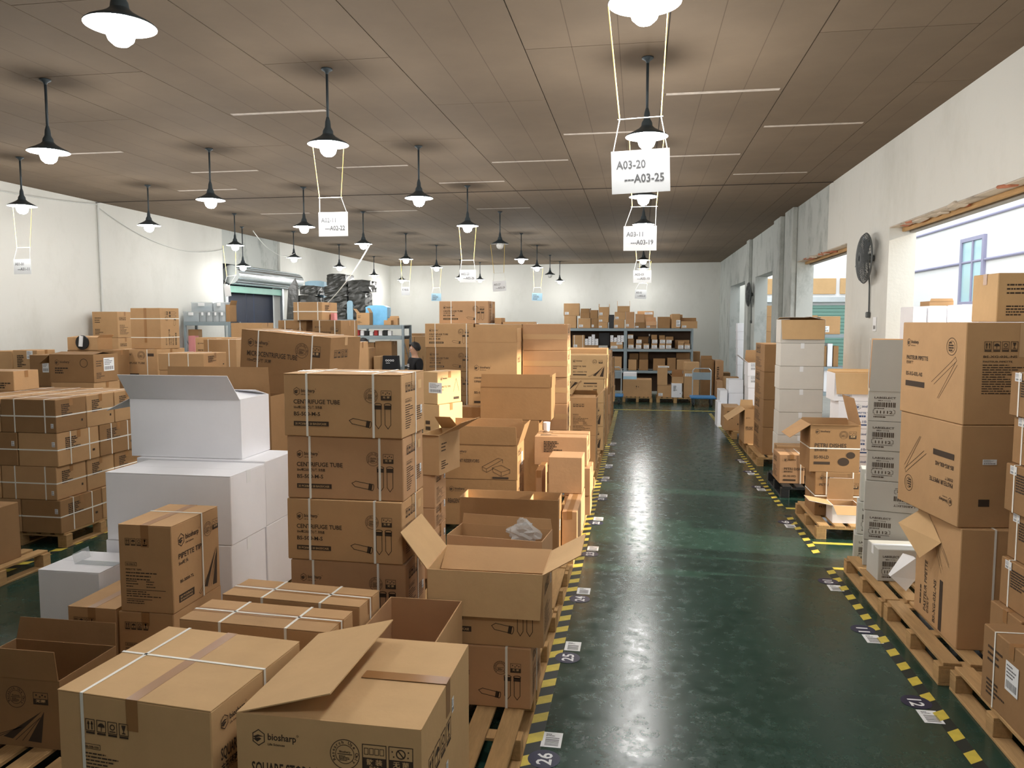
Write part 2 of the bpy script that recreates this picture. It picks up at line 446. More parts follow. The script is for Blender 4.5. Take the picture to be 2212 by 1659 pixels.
def strap_loop(axis, fr, w, d, h, t=.0016, sw=.013, mi=0):
    b = MB(); e = .0006
    if axis == 'x':
        a, c = w*fr-sw/2, w*fr+sw/2
        b.box(a,-e-t,0,c,-e,h+e+t).box(a,-e,h+e,c,d+e,h+e+t).box(a,d+e,0,c,d+e+t,h+e+t)
    elif axis == 'y':
        a, c = d*fr-sw/2, d*fr+sw/2
        b.box(-e-t,a,0,-e,c,h+e+t).box(-e,a,h+e,w+e,c,h+e+t).box(w+e,a,0,w+e+t,c,h+e+t)
    else:
        a, c = h*fr-sw/2, h*fr+sw/2
        b.box(-e-t,-e-t,a,w+e+t,-e,c).box(-e-t,d+e,a,w+e+t,d+e+t,c).box(-e-t,-e,a,-e,d+e,c).box(w+e,-e,a,w+e+t,d+e,c)
    return b
def tape_strip(seam, w, d, h, tw=.05, drop=.075, e=.0004):
    b = MB(); t = .0005
    if seam == 'x':
        a, c = d/2-tw/2, d/2+tw/2
        b.box(-e-t,a,h-drop,-e,c,h+e+t).box(-e,a,h+e,w+e,c,h+e+t).box(w+e,a,h-drop,w+e+t,c,h+e+t)
    else:
        a, c = w/2-tw/2, w/2+tw/2
        b.box(a,-e-t,h-drop,c,-e,h+e+t).box(a,-e,h+e,c,d+e,h+e+t).box(a,d+e,h-drop,c,d+e+t,h+e+t)
    return b
def flap_mesh(edge, ang, w, d, h, ln, t=.0045, taper=.012):
    a = R(ang); c, s = math.cos(a), math.sin(a)
    b = MB()
    if edge in 'fb': L0, L1 = 0.0, w
    else: L0, L1 = 0.0, d
    g = .003
    V = []
    for (q, tp) in ((0, 0), (ln, taper)):
        for (side, u) in ((0, L0+g+tp), (1, L1-g-tp)):
            for th in (0, t):
                ii, zz = q*c - th*s, q*s + th*c                # inward and up
                if edge == 'f': V.append((u, ii, h+zz))
                elif edge == 'b': V.append((u, d-ii, h+zz))
                elif edge == 'l': V.append((ii, u, h+zz))
                else: V.append((w-ii, u, h+zz))
    # order: q0s0t0,q0s0t1,q0s1t0,q0s1t1,q1...
    b.add(V, [(0,2,6,4),(1,5,7,3),(0,1,3,2),(4,6,7,5),(0,4,5,1),(2,3,7,6)])
    return b
BOXN = [0]
def carton(pos, w, d, h, yaw=0, label='', group=None, name='carton', m='kraft', seam='x', tape='tape_brown', straps=(), prints=(), flaps=None,
           flen=None, stickers=(), hi=False, cat='box', inner=None, tilt=0, ink=('ink', 'kraft_pale'), drop=.075):
    """closed or open corrugated box; pos = its front left bottom corner"""
    b = MB(); inner = inner or m; H0 = h; h = h - .003        # clearance for tape and straps of the box beneath
    if flaps is None:
        if hi:
            b.cbox(0,0,0,w,d,h-.005,.004, jit=.002)
        else: b.cbox(0,0,0,w,d,h,.005, jit=.003)
        o = b.build(name, m, None, pos, (0, tilt, yaw))
        if hi:
            g = .0018
            if seam == 'x':
                for y0, y1 in ((.001, d/2-g), (d/2+g, d-.001)): MB().cbox(.001,y0,h-.005,w-.001,y1,h-.0002,.0015).build('flap', m, o)
            else:
                for x0, x1 in ((.001, w/2-g), (w/2+g, w-.001)): MB().cbox(x0,.001,h-.005,x1,d-.001,h-.0002,.0015).build('flap', m, o)
        if tape: tape_strip(seam, w, d, h, drop=drop).build('tape', tape, o)
    else:
        t = .006
        b.box(0,0,0,w,t,h,0).box(0,d-t,0,w,d,h,0).box(0,t,0,t,d-t,h,0).box(w-t,t,0,w,d-t,h,0).box(t,t,.003,w-t,d-t,.012,0)
        if inner != m:
            e = .0006
            b.box(t,t,.012,w-t,t+e,h,1).box(t,d-t-e,.012,w-t,d-t,h,1).box(t,t,.012,t+e,d-t,h,1).box(w-t-e,t,.012,w-t,d-t,h,1)
        o = b.build(name, [m, inner], None, pos, (0, tilt, yaw))
        for e_, ang in flaps.items():
            ln = flen.get(e_, d/2) if isinstance(flen, dict) else (flen or min(d, w)/2)
            fb = flap_mesh(e_, ang, w, d, h, ln)
            fb.m = [0]*6
            if inner != m: fb.m[1] = 1; fb.m[0] = 0
            if inner != m: fb.m[0], fb.m[1] = 1, 0
            fb.build('flap', [m, inner], o)
    for ax, fr in straps: strap_loop(ax, fr, w, d, h).build('strap', 'strap_white', o)
    for pr in prints:
        face, fn = pr[0], pr[1]; turn = pr[2] if len(pr) > 2 else 0
        M, W, Hh = face_mx(face, w, d, h, turn)
        p = put('printed_mark', art_mesh(fn, W, Hh, tuple(ink)), o); p.matrix_basis = M
    for sk in stickers:
        face, u, v, sw, sh = sk[:5]
        M, W, Hh = face_mx(face, w, d, h, 0, .0016)
        p = put('sticker', art_mesh(a_sticker, sw, sh, ('paper', 'ink_grey')), o); p.matrix_basis = M @ Matrix.Translation((u*W, v*Hh, 0))
    tag(o, label, cat, group)
    o.rotation_euler = (0, tilt, yaw)
    return dict(o=o, x=pos[0], y=pos[1], z=pos[2], w=w, d=d, h=h, top=pos[2]+H0, yaw=yaw)
def cpx(k, Y, xl, xr, yt, yb=None, d=.4, z0=None, yaw=0, h=None, **kw):
    """carton whose front face is at depth Y, from its pixel box in crop k"""
    a0, t0 = px(k, xl, yt); a1, _ = px(k, xr, yt)
    P = atY(a0, t0, Y); yw = R(yaw)
    q = ray(a1, t0); kk = q[0]/q[1]
    w = (kk*Y - P.x)/(math.cos(yw) - kk*math.sin(yw))
    zt = P.z
    if z0 is None:
        zb = atY(*px(k, xl, yb), Y).z
    else: zb = z0
    if h is not None:
        if z0 is None: zb = zt - h
    else: h = zt - zb
    return carton((P.x, Y, zb), w, d, h, yw, **kw)
def ctop(zt, FL, FR, d, z0, **kw):
    """carton from the two front corners of its top at height zt"""
    A, B = atZ(*FL, zt), atZ(*FR, zt)
    v = B - A
    return carton((A.x, A.y, z0), v.length, d, zt - z0, math.atan2(v.y, v.x), **kw)
ORD = ['topmost', 'second', 'third', 'fourth', 'fifth', 'sixth', 'seventh', 'eighth', 'ninth']
def lev(i, n): return ('topmost' if i == n-1 else 'lowest' if i == 0 else ORD[n-1-i] + ' from the top')

# ------------------------------------------------------------------ printed designs
def a_sticker(a, w, h):
    a.rect(0, 0, w, h, 0); a.lines(w*.08, h*.45, w*.9, h*.92, 4, 1, .22, 3)
    u = w*.1
    rn = random.Random(5)
    while u < w*.85:
        l = w*rn.choice((.015,.03,.045)); a._a([(u,h*.1),(u+l,h*.1),(u+l,h*.36),(u,h*.36)], [(0,1,2,3)], 1, 1); u += l*1.9
    for i, f in enumerate(a.m):
        pass
    # lift the marks above the paper
    a.v = [(x, y, (.0004 if k >= 4 else 0)) for k, (x, y, z) in enumerate(a.v)]
def centri(a, w, h, title, sub, code, bar, fine=True, tubes=True):
    a.logo(w*.085, h*.715, w*.20)
    a.text(title, w*.083, h*.52, h*.095, fit=w*.40); a.text(sub, w*.085, h*.445, h*.05, fit=w*.245)
    a.text(code, w*.083, h*.33, h*.085, fit=w*.23)
    a.rect(w*.083, h*.165, w*.385, h*.24); a.text(bar, w*.095, h*.185, h*.045, 1, fit=w*.27, lay=1)
    a.stamp(w*.745, h*.665, w*.058, fine=fine); a.icon(w*.83, h*.60, w*.085, h*.145, '无 菌', kind=2)
    if tubes:
        a.tube(w*.805, h*.15, h*.40, w*.058, R(90)); a.tube(w*.885, h*.15, h*.40, w*.058, R(90)); a.tube(w*.56, h*.27, w*.19, h*.105, R(-10))
def a_centri_s(a, w, h): centri(a, w, h, 'CENTRIFUGE TUBE', '50ml螺口尖底离心管, 灰色盖', 'BS-500-M-S', '25 PCS/BAG 20 BAGS/CASE')
def a_centri_m(a, w, h): centri(a, w, h, 'CENTRIFUGE TUBE', '50ml螺口尖底离心管', 'BS-500-M', '25 PCS/BAG 20 BAGS/CASE', False)
def a_micro(a, w, h):
    a.logo(w*.08, h*.80, w*.25); a.text('MICROCENTRIFUGE TUBE', w*.075, h*.59, h*.11, fit=w*.57); a.text('10ml离心管 灭菌', w*.075, h*.50, h*.06, fit=w*.28)
    a.stamp(w*.69, h*.75, w*.072); a.icon(w*.79, h*.67, w*.1, h*.17, '无 菌', kind=2)
    a.line([(w*.55,h*.12),(w*.6,h*.02)], .004); a.tube(w*.62, h*.04, h*.3, w*.06, R(90))
def a_ube(a, w, h):
    a.text('MICROCENTRIFUGE TUBE', w*.075, h*.60, h*.10, fit=w*.57); a.tube(w*.62, h*.1, h*.34, w*.06, R(90)); a.tube(w*.4, h*.14, w*.19, h*.12, R(12))
def a_side(a, w, h):
    a.care(w*.16, h*.74, w*.085); a.frame(w*.15, h*.55, w*.42, h*.60, .002); a.text('BS-500-M-S', w*.17, h*.56, h*.03, fit=w*.22)
    a.lines(w*.15, h*.12, w*.5, h*.52, 11, 0, .2, 4); a.lines(w*.6, h*.2, w*.92, h*.45, 7, 0, .2, 6); a.rect(w*.72, h*.72, w*.86, h*.86, 1)
def a_side_plain(a, w, h):
    a.care(w*.12, h*.70, w*.09); a.lines(w*.12, h*.12, w*.75, h*.5, 9, 0, .2, 8)
def a_tips_side(a, w, h):
    a.care(w*.13, h*.78, w*.085); a.frame(w*.12, h*.53, w*.33, h*.57, .002); a.text('BS-5000-TL', w*.14, h*.54, h*.025, fit=w*.17)
    a.text('PIPETTE TIPS', w*.12, h*.48, h*.028, fit=w*.3); a.lines(w*.12, h*.36, w*.72, h*.47, 3, 0, .18, 2)
    a.lines(w*.12, h*.28, w*.4, h*.37, 3, 0, .18, 12); a.lines(w*.5, h*.28, w*.75, h*.37, 3, 0, .18, 13)
    a.rect(w*.12, h*.255, w*.86, h*.262); a.lines(w*.12, h*.17, w*.86, h*.25, 3, 0, .2, 14); a.rect(w*.12, h*.145, w*.6, h*.152); a.lines(w*.12, h*.09, w*.45, h*.14, 2, 0, .2, 15)
def tipsart(a, x, y, w, h):
    a.poly([(x+w*.28,y+h*.1),(x+w*.45,y+h*.05),(x+w*.98,y+h)]); a.poly([(x+w*.72,y+h*.02),(x+w*.95,y+h*.0),(x+w*1.02,y+h)])
    a.line([(x,y+h*.02),(x+w*.15,y+h*.12),(x+w*.62,y+h*.46)], .003); a.line([(x,y+h*.02),(x+w*.08,y-h*.02),(x+w*.62,y+h*.46)], .003)
    a.line([(x+w*.5,y+h*.02),(x+w*.95,y+h*.8)], .003); a.line([(x+w*.62,y+h*.02),(x+w*.95,y+h*.8)], .003)
def a_pipette(a, w, h):
    a.logo(w*.12, h*.80, w*.46); a.text('PIPETTE TIPS', w*.12, h*.59, h*.085, fit=w*.52); a.text('5ml吸头', w*.12, h*.52, h*.05, fit=w*.2)
    a.text('BS-5000-TL', w*.14, h*.31, h*.05, fit=w*.28); a.rect(w*.11, h*.09, w*.42, h*.18); a.text('20 PCS/BAG', w*.13, h*.14, h*.03, 1, fit=w*.25, lay=1); a.text('20 BAGS/CASE', w*.13, h*.105, h*.03, 1, fit=w*.25, lay=1)
    a.stamp(w*.75, h*.78, w*.09); a.icon(w*.86, h*.74, w*.12, h*.12, '无菌', kind=2); tipsart(a, w*.52, h*.06, w*.42, h*.46)
def a_tetips(a, w, h):
    a.logo(w*.02, h*.80, w*.30); a.text('PIPETTE TIPS', w*.0, h*.56, h*.1, fit=w*.40); a.stamp(w*.60, h*.72, w*.09); a.icon(w*.76, h*.64, w*.13, h*.17, '无菌', kind=2)
    tipsart(a, w*.32, h*.08, w*.52, h*.46); a.rect(w*.02, h*.08, w*.12, h*.14)
def a_ptips(a, w, h):
    a.logo(w*.17, h*.75, w*.24, tagline=False); a.text('PIPETTE TIPS', w*.17, h*.5, h*.085, fit=w*.32); a.lines(w*.17, h*.42, w*.35, h*.47, 1, 0, .4)
    a.text('BS-10000-TE', w*.17, h*.27, h*.075, fit=w*.34); a.rect(w*.17, h*.15, w*.5, h*.2); a.stamp(w*.7, h*.73, w*.055, fine=False); a.icon(w*.8, h*.66, w*.09, h*.14, '无菌', kind=2)
    tipsart(a, w*.55, h*.1, w*.38, h*.45)
def a_universal(a, w, h):
    a.logo(w*.12, h*.60, w*.36); a.text('UNIVERSAL FIT PIPETTE TIPS', w*.12, h*.43, h*.04, fit=w*.58); a.text('无菌盒装吸头', w*.12, h*.375, h*.036, fit=w*.24)
    a.text('BS-1000-T', w*.12, h*.20, h*.05, fit=w*.3); a.rect(w*.12, h*.05, w*.42, h*.085)
    for k in range(3): a.line([(w*(.70+.07*k),h*.30),(w*(.72+.07*k),h*.40),(w*(.74+.07*k),h*.30)], .003)
def a_square(a, w, h):
    a.logo(w*.085, h*.895, w*.265); a.stamp(w*.595, h*.855, w*.080); a.icon(w*.69, h*.795, w*.125, h*.118, '散 装', 'BULK', 0); a.icon(w*.83, h*.795, w*.125, h*.118, '无 菌', 'STERILE', 1)
    a.text('SQUARE STORAGE BOTTLE', w*.08, h*.715, h*.085, fit=w*.58); a.text('方形储液瓶', w*.08, h*.65, h*.055, fit=w*.2)
def a_icons_lo(a, w, h):
    a.care(w*.19, h*.81, w*.058); a.frame(w*.17, h*.715, w*.28, h*.74, .002); a.text('BS-SSB-500', w*.18, h*.72, h*.016, fit=w*.09)
    a.lines(w*.17, h*.61, w*.42, h*.70, 5, 0, .2, 3); a.lines(w*.17, h*.5, w*.5, h*.59, 5, 0, .2, 4); a.lines(w*.6, h*.55, w*.85, h*.66, 5, 0, .2, 5)
def a_reserv(a, w, h):
    a.logo(w*.1, h*.78, w*.22); a.text('REAGENT RESERVOIRS', w*.08, h*.48, h*.13, fit=w*.40)
    q = lambda pts: a.line([(w*x, h*y) for x, y in pts], .004)
    q([(.52,.36),(.74,.62),(.80,.58),(.58,.30),(.52,.36),(.53,.26),(.58,.20),(.58,.30)]); q([(.58,.20),(.68,.32)]); q([(.80,.58),(.80,.48)])
    q([(.66,.34),(.78,.42),(.90,.30),(.78,.22),(.66,.34),(.67,.22),(.78,.10),(.78,.22)]); q([(.78,.10),(.90,.20),(.90,.30)])
    a.rect(w*.66, h*.02, w*.88, h*.08)
def a_petri(a, w, h):
    a.logo(w*.10, h*.85, w*.32, tagline=False); a.stamp(w*.67, h*.79, w*.085, fine=False); a.icon(w*.78, h*.71, w*.14, h*.15, '无菌', kind=2)
    a.text('PETRI DISHES', w*.09, h*.52, h*.12, fit=w*.64); a.text('塑料培养皿', w*.09, h*.44, h*.06, fit=w*.26); a.text('BS-90-LD', w*.085, h*.28, h*.095, fit=w*.30)
    a.rect(w*.085, h*.155, w*.41, h*.215); a.disc(w*.82, h*.36, w*.09, w*.072); a.disc(w*.68, h*.22, w*.115, w*.088)
def a_petri2(a, w, h):
    a.logo(w*.18, h*.82, w*.5, tagline=False); a.text('PETRI DISHES', w*.18, h*.47, h*.12, fit=w*.85); a.text('塑料培养皿', w*.18, h*.39, h*.06, fit=w*.35)
    a.text('BS-90-WD', w*.17, h*.23, h*.09, fit=w*.5); a.rect(w*.16, h*.09, w*.66, h*.15)
def a_petri3(a, w, h):
    a.logo(w*.1, h*.75, w*.32, tagline=False); a.text('PETRI DISHES', w*.09, h*.4, h*.14, fit=w*.5); a.icon(w*.8, h*.3, w*.14, h*.25, '无菌', kind=2)
def pip(a, w, h):
    a.line([(w*.52,h*.38),(w*.82,h*.62),(w*.86,h*.66),(w*.88,h*.62),(w*.56,h*.36)], .003); a.line([(w*.62,h*.22),(w*.86,h*.60)], .003); a.line([(w*.64,h*.22),(w*.89,h*.58)], .003)
    a.ring(w*.80, h*.76, w*.075, .004, 26, ry=h*.09); a.ring(w*.80, h*.76, w*.048, .003, 22, ry=h*.058); a.lines(w*.76, h*.71, w*.84, h*.81, 4, 0, .3)
def a_pasteur(a, w, h):
    a.logo(w*.09, h*.78, w*.21); a.text('PASTEUR PIPETTE', w*.09, h*.595, h*.062, fit=w*.36); a.text('巴氏吸管', w*.09, h*.55, h*.035, fit=w*.12)
    a.text('BS-XG-03L-NS', w*.09, h*.42, h*.058, fit=w*.28); a.rect(w*.09, h*.30, w*.41, h*.36); pip(a, w, h)
def a_pasteur_v(a, w, h):
    a.text('PASTEUR PIPETTE', w*.07, h*.70, h*.085, fit=w*.46); a.text('巴氏吸管', w*.07, h*.64, h*.05, fit=w*.15); a.text('BS-XG-03L-NS', w*.04, h*.48, h*.08, fit=w*.38); a.rect(w*.02, h*.33, w*.46, h*.40)
    a.lines(w*.1, h*.82, w*.45, h*.86, 1, 0, .35); pip(a, w, h)
def a_pasteur_side(a, w, h):
    a.care(w*.16, h*.74, w*.06); a.text('BS-XG-03L-NS', w*.15, h*.66, h*.03, fit=w*.3); a.text('PASTEUR PIPETTE', w*.15, h*.615, h*.022, fit=w*.26); a.lines(w*.15, h*.30, w*.55, h*.60, 13, 0, .2, 3); a.rect(w*.72, h*.72, w*.82, h*.79)
def a_lab(a, w, h):
    a.text('LABSELECT', w*.1, h*.74, h*.09, fit=w*.38); a.text('MEX 11112', w*.17, h*.66, h*.05, fit=w*.22); u = w*.1; rn = random.Random(2)
    while u < w*.46:
        l = w*rn.choice((.006,.012,.02)); a.rect(u, h*.46, u+l, h*.62, 0); u += l*1.7
    a.lines(w*.1, h*.40, w*.46, h*.43, 1, 0, .4); a.text('11112', w*.13, h*.25, h*.13, fit=w*.30)
    a.line([(w*.12,h*.24),(w*.09,h*.26),(w*.09,h*.36),(w*.12,h*.38)], .003); a.line([(w*.44,h*.24),(w*.47,h*.26),(w*.47,h*.36),(w*.44,h*.38)], .003)
    a.rect(w*.1, h*.19, w*.46, h*.205); a.lines(w*.1, h*.11, w*.46, h*.16, 1, 0, .4, 4)
def a_blue(a, w, h):
    a.logo(w*.4, h*.8, w*.4, tagline=False); a.text('PIPETTE TIPS, RACK', w*.4, h*.55, h*.09, fit=w*.58); a.lines(w*.4, h*.42, w*.85, h*.5, 1, 0, .4); a.text('BS-10-TRS', w*.4, h*.22, h*.12, fit=w*.45); a.rect(w*.4, h*.12, w, h*.17, 1)
def a_plabel(a, w, h):
    a.lines(w*.08, h*.15, w*.4, h*.9, 12, 0, .18, 6); a.rect(w*.36, h*.78, w*.4, h*.9)
def a_small(a, w, h):
    a.logo(w*.12, h*.72, w*.36, tagline=False); a.lines(w*.12, h*.3, w*.5, h*.55, 3, 0, .3, 5); a.ring(w*.78, h*.7, w*.09, w*.012, 20)
def a_cart2(a, w, h):
    a.logo(w*.12, h*.78, w*.3, tagline=False); a.text('PIPETTE TIPS', w*.12, h*.5, h*.08, fit=w*.42); a.text('吸头', w*.12, h*.42, h*.05, fit=w*.12); a.line([(w*.66,h*.35),(w*.78,h*.75),(w*.9,h*.35)], .004); a.rect(w*.66, h*.1, w*.9, h*.18)
def a_caps(a, w, h):
    a.text('CENTRIFUGE TUBE', w*.1, h*.45, h*.1, fit=w*.6); a.logo(w*.1, h*.8, w*.3, tagline=False); a.stamp(w*.62, h*.78, w*.09, fine=False); a.rect(w*.75, h*.74, w*.92, h*.85); a.lines(w*.1, h*.33, w*.55, h*.4, 1, 0, .4); a.rect(w*.1, h*.02, w*.55, h*.09)
def a_corning(a, w, h):
    a.text('CORNING', w*.35, h*.6, h*.2, fit=w*.32); a.lines(w*.5, h*.12, w*.95, h*.45, 3, 0, .3, 2)
def a_faint(a, w, h):
    a.lines(w*.1, h*.55, w*.5, h*.8, 3, 0, .2, 7); a.lines(w*.1, h*.12, w*.45, h*.35, 4, 0, .25, 8)
def a_block(a, w, h):
    a.rect(w*.15, h*.2, w*.5, h*.75, 0) if False else a.lines(w*.18, h*.45, w*.55, h*.85, 7, 0, .32, 9); a.rect(w*.82, h*.25, w*.88, h*.32)
def a_drop(a, w, h):
    a.disc(w*.47, h*.6, w*.016, h*.05); a.rect(w*.52, h*.57, w*.56, h*.6); a.disc(w*.465, h*.48, w*.01)

# ------------------------------------------------------------------ the room
XL, XR, YB, YN, ZC = -10.3, 3.12, 31.2, -2.5, 4.55
WT = .32
struct(MB().box(XL-.3, YN, -.1, XR+WT, YB+.3, 0).build('floor', 'epoxy'), 'dark green epoxy floor of the warehouse')
struct(MB().box(XL-.3, YB, 0, XR+WT+4, YB+.3, ZC+.3).build('wall_back', 'wall_white'), 'white painted back wall')
struct(MB().box(XL-.3, YN-.3, 0, XR+WT, YN, ZC+.3).build('wall_near', 'wall_white'))
# left wall with the shutter doorway
DY0, DY1, DZ = 18.0, 21.15, 3.72
wl = MB().box(XL-.3, YN, 0, XL, DY0, ZC+.3).box(XL-.3, DY1, 0, XL, YB, ZC+.3)
struct(wl.build('wall_left', 'wall_white'), 'white painted left wall with a shutter doorway')
struct(MB().box(XL-.3, DY0, DZ, XL-.06, DY1, ZC+.3).build('trim_1', 'wall_grey'), 'grey panel above the shutter doorway')
# right wall, four openings and the piers between them
OPS = [(6.6, 10.52), (12.54, 16.3), (18.6, 21.9), (24.0, 27.7)]
OZ = 3.46
def wall_run(y0, y1, name, m, lab):
    b = MB(); y = y0
    for a, c in OPS:
        if a >= y1 or c <= y0: continue
        if a > y: b.box(XR, y, 0, XR+WT, a, OZ)
        y = c
    if y < y1: b.box(XR, y, 0, XR+WT, y1, OZ)
    b.box(XR, y0, OZ, XR+WT, y1, ZC+.3)
    return struct(b.build(name, m), lab)
w1 = wall_run(YN, 13.8, 'wall_right', 'wall_white', 'white painted right wall with large openings')
w2 = wall_run(13.8, YB, 'wall_right.001', 'wall_grey', 'grey plastered far run of the right wall')
for i, (y0, y1) in enumerate([(16.35, 17.2), (17.75, 18.58), (22.6, 23.1)]):
    MB().cbox(XR-.10, y0, 0, XR-.002, y1, ZC, .01).build('pilaster', 'wall_grey', w2)
MB().box(XR-.012, 18.62, 1.55, XR+.0, 18.60+.02, 3.4).build('plaster_patch', 'wall_raw', w2)
# broken brick and timber under the lintels
rb = random.Random(3)
for (a, c) in OPS[0:2]:
    wp = w1 if a < 12 else w2
    MB().box(XR+.0, a, OZ-.012, XR+WT-.02, c, OZ+.002).build('soffit', 'wall_raw', wp)
    for k in range(15):
        y = a + (c-a)*(.35+.5*rb.random()) if k < 11 else a + .1 + (c-a-.2)*rb.random(); l = rb.uniform(.10, .30); hh = rb.uniform(.012, .04); x = XR + rb.uniform(.02, .12)
        bk = MB().cbox(-.05, -l/2, -hh, .05, l/2, .0, .012).build('brick', 'brick_red' if rb.random() < .6 else 'wall_raw', wp, (x, y, OZ+.005)); bk.rotation_euler = (rb.uniform(-.08, .08), rb.uniform(-.15, .15), rb.uniform(-.2, .2))
    MB().cbox(XR+.15, a, OZ-.06, XR+.19, c, OZ-.01, .004).build('batten', 'wood', wp)
    MB().cbox(XR+.24, a, OZ-.075, XR+.31, c, OZ-.002, .004).build('steel_lintel', 'concrete', wp)
# ceiling of boards
ce = struct(MB().box(XL-.3, YN, ZC+.02, XR+WT, YB+.3, ZC+.3).build('ceiling', 'ceiling_gap'), 'brown boarded ceiling with seams')
PW, PL = 1.178, 3.0
xs = [.2 + PW*k for k in range(-9, 4)]
pm = MB().box(.004, .004, 0, PW-.004, PL-.004, .02).mesh('ceiling_board', 'ceiling_board')
js = MB().box(.04, -.035, -.002, PW-.04, .035, 0).mesh('joint_strip', 'joint_white')
rc = random.Random(9)
for i, x in enumerate(xs):
    off = (2.1 if i % 2 else .6) - 6
    k = 0
    while off + k*PL < YB:
        y = off + k*PL; k += 1
        x0, x1 = max(x, XL), min(x+PW, XR+.1)
        y0, y1 = max(y, YN), min(y+PL, YB)
        if x1-x0 < .05 or y1-y0 < .05: continue
        if x1-x0 > PW-.01 and y1-y0 > PL-.01:
            put('ceiling_board', pm, ce, (x, y, ZC))
        else:
            MB().box(x0+.004, y0+.004, ZC, x1-.004, y1-.004, ZC+.02).build('ceiling_board', 'ceiling_board', ce)
        if rc.random() < .42 and x+PW < XR and x > XL and 4 < y < 16: put('joint_strip', js, ce, (x, y, ZC-.0005))
# shutter door in the left wall
dr = struct(empty('door_1', (XL, DY0, 0)), 'dark doorway with a raised roller shutter')
for k in range(2):
    MB().cbox(-.26, .02+k*1.56, 0, -.24, 1.555+k*1.57, DZ, .002).build('door_curtain', 'dark_curtain', dr)
MB().tube((.12, .15, 3.44), (.12, 3.95, 3.44), .235, 28).build('shutter_drum', 'galvanised', dr, smooth=False)
for k in range(9):
    a = R(-90 + k*22); MB().box(-.004, .16, -.006, .004, 3.94, .006).build('drum_rib', 'steel_grey', dr, (.12+.237*math.cos(a), 0, 3.44+.237*math.sin(a)))
MB().cbox(-.03, .05, 3.0, .02, 3.12, 3.17, .005).build('bottom_bar', 'green_metal', dr)
for y in (.02, 3.12): MB().cbox(-.02, y, 0, .06, y+.1, 3.2, .004).build('guide_rail', 'galvanised', dr)
MB().box(.01, 1.5, 1.3, .012, 1.512, 3.0).build('blue_light_line', 'ink_blue', dr)  # thin blue strip painted in for the line of light in the doorway
# conduit and cables on the left wall
tag(MB().tube((XL+.03, 13.5, 0), (XL+.03, 13.5, ZC-.02), .022, 10).build('conduit_pipe', 'pipe_white'), 'thin vertical conduit pipe on the white left wall', 'pipe')
def swag(name, p, q, sag, r, m, label, n=14, cat='cable'):
    p, q = Vector(p), Vector(q); P = []
    for i in range(n+1):
        t = i/n; v = p.lerp(q, t); v.z -= sag*4*t*(1-t); P.append(v)
    return tag(MB().path(P, r, 5).build(name, m), label, cat)
swag('wall_cable', (XL+.03, 8.5, 4.5), (XL+.03, 13.5, 4.5), .12, .012, 'pipe_white', 'slack cable along the top of the left wall before the conduit')
swag('wall_cable', (XL+.03, 13.5, 4.45), (XL+.03, 18.0, 4.05), .35, .009, 'pipe_white', 'thin cable drooping from the conduit towards the shutter doorway')
swag('wall_cable', (-8.2, 15.6, 4.2), (-8.7, 18.7, 4.0), .25, .009, 'pipe_white', 'white cable drooping between two far lamps near the doorway')

# ------------------------------------------------------------------ annexe seen through the openings
struct(MB().box(XR+WT, -8, -.12, 60, 60, -.02).build('floor.001', 'concrete'), 'pale concrete ground outside the openings')
AX = 7.4
aw = struct(MB().box(AX, 13.6, 0, AX+.2, 34, 5.0).build('wall_annexe', 'annex_white'), 'white annexe wall beyond the openings')
for z in (1.6, 3.6, 4.53): MB().tube((AX-.03, 13.6, z), (AX-.03, 25.9, z), .03, 8).build('wall_rail', 'rail_lilac', aw)
for i, (y0, y1, z0, z1) in enumerate([(18.25, 19.5, 2.62, 4.15)]):
    wd = struct(empty('window_1', (AX, y0, z0)), 'window with pale blue panes in the annexe wall')
    W_, H_ = y1-y0, z1-z0
    MB().cbox(-.07,0,0,0,.09,H_,.005).cbox(-.07,W_-.09,0,0,W_,H_,.005).cbox(-.07,.09,0,0,W_-.09,.09,.005).cbox(-.07,.09,H_-.09,0,W_-.09,H_,.005).build('window_frame', 'rail_lilac', wd)
    MB().cbox(-.06,W_*.45,.09,0,W_*.45+.07,H_-.09,.005).build('mullion', 'rail_lilac', wd)
    MB().box(-.03,.09,.09,-.02,W_*.45,H_-.09).build('pane', 'glass_blue', wd); MB().box(-.03,W_*.45+.07,.09,-.02,W_-.09,H_-.09).build('pane', 'glass_blue', wd)
# far end of the annexe: green slatted shutter with boards above
ar = struct(MB().box(XR+WT, 26.0, 0, AX, 26.2, 4.3).build('wall_annexe.001', 'annex_white'), 'far end wall of the annexe')
sh = struct(empty('door_2', (XR+WT+.25, 26.0, 0)), 'green slatted shutter at the end of the annexe')
sm = MB().cbox(0, -.05, 0, 3.3, -.01, .105, .012).mesh('shutter_slat', 'green_shutter')
for k in range(22): put('shutter_slat', sm, sh, (0, 0, .35+.11*k))
MB().cbox(0, -.2, 2.85, 3.3, -.01, 3.05, .02).build('shutter_housing', 'galvanised', sh)
for k in range(4): MB().cbox(.05+.85*k, -.06, 3.12, .78+.85*k, -.012, 3.62, .01).build('board', 'kraft_pale', sh)

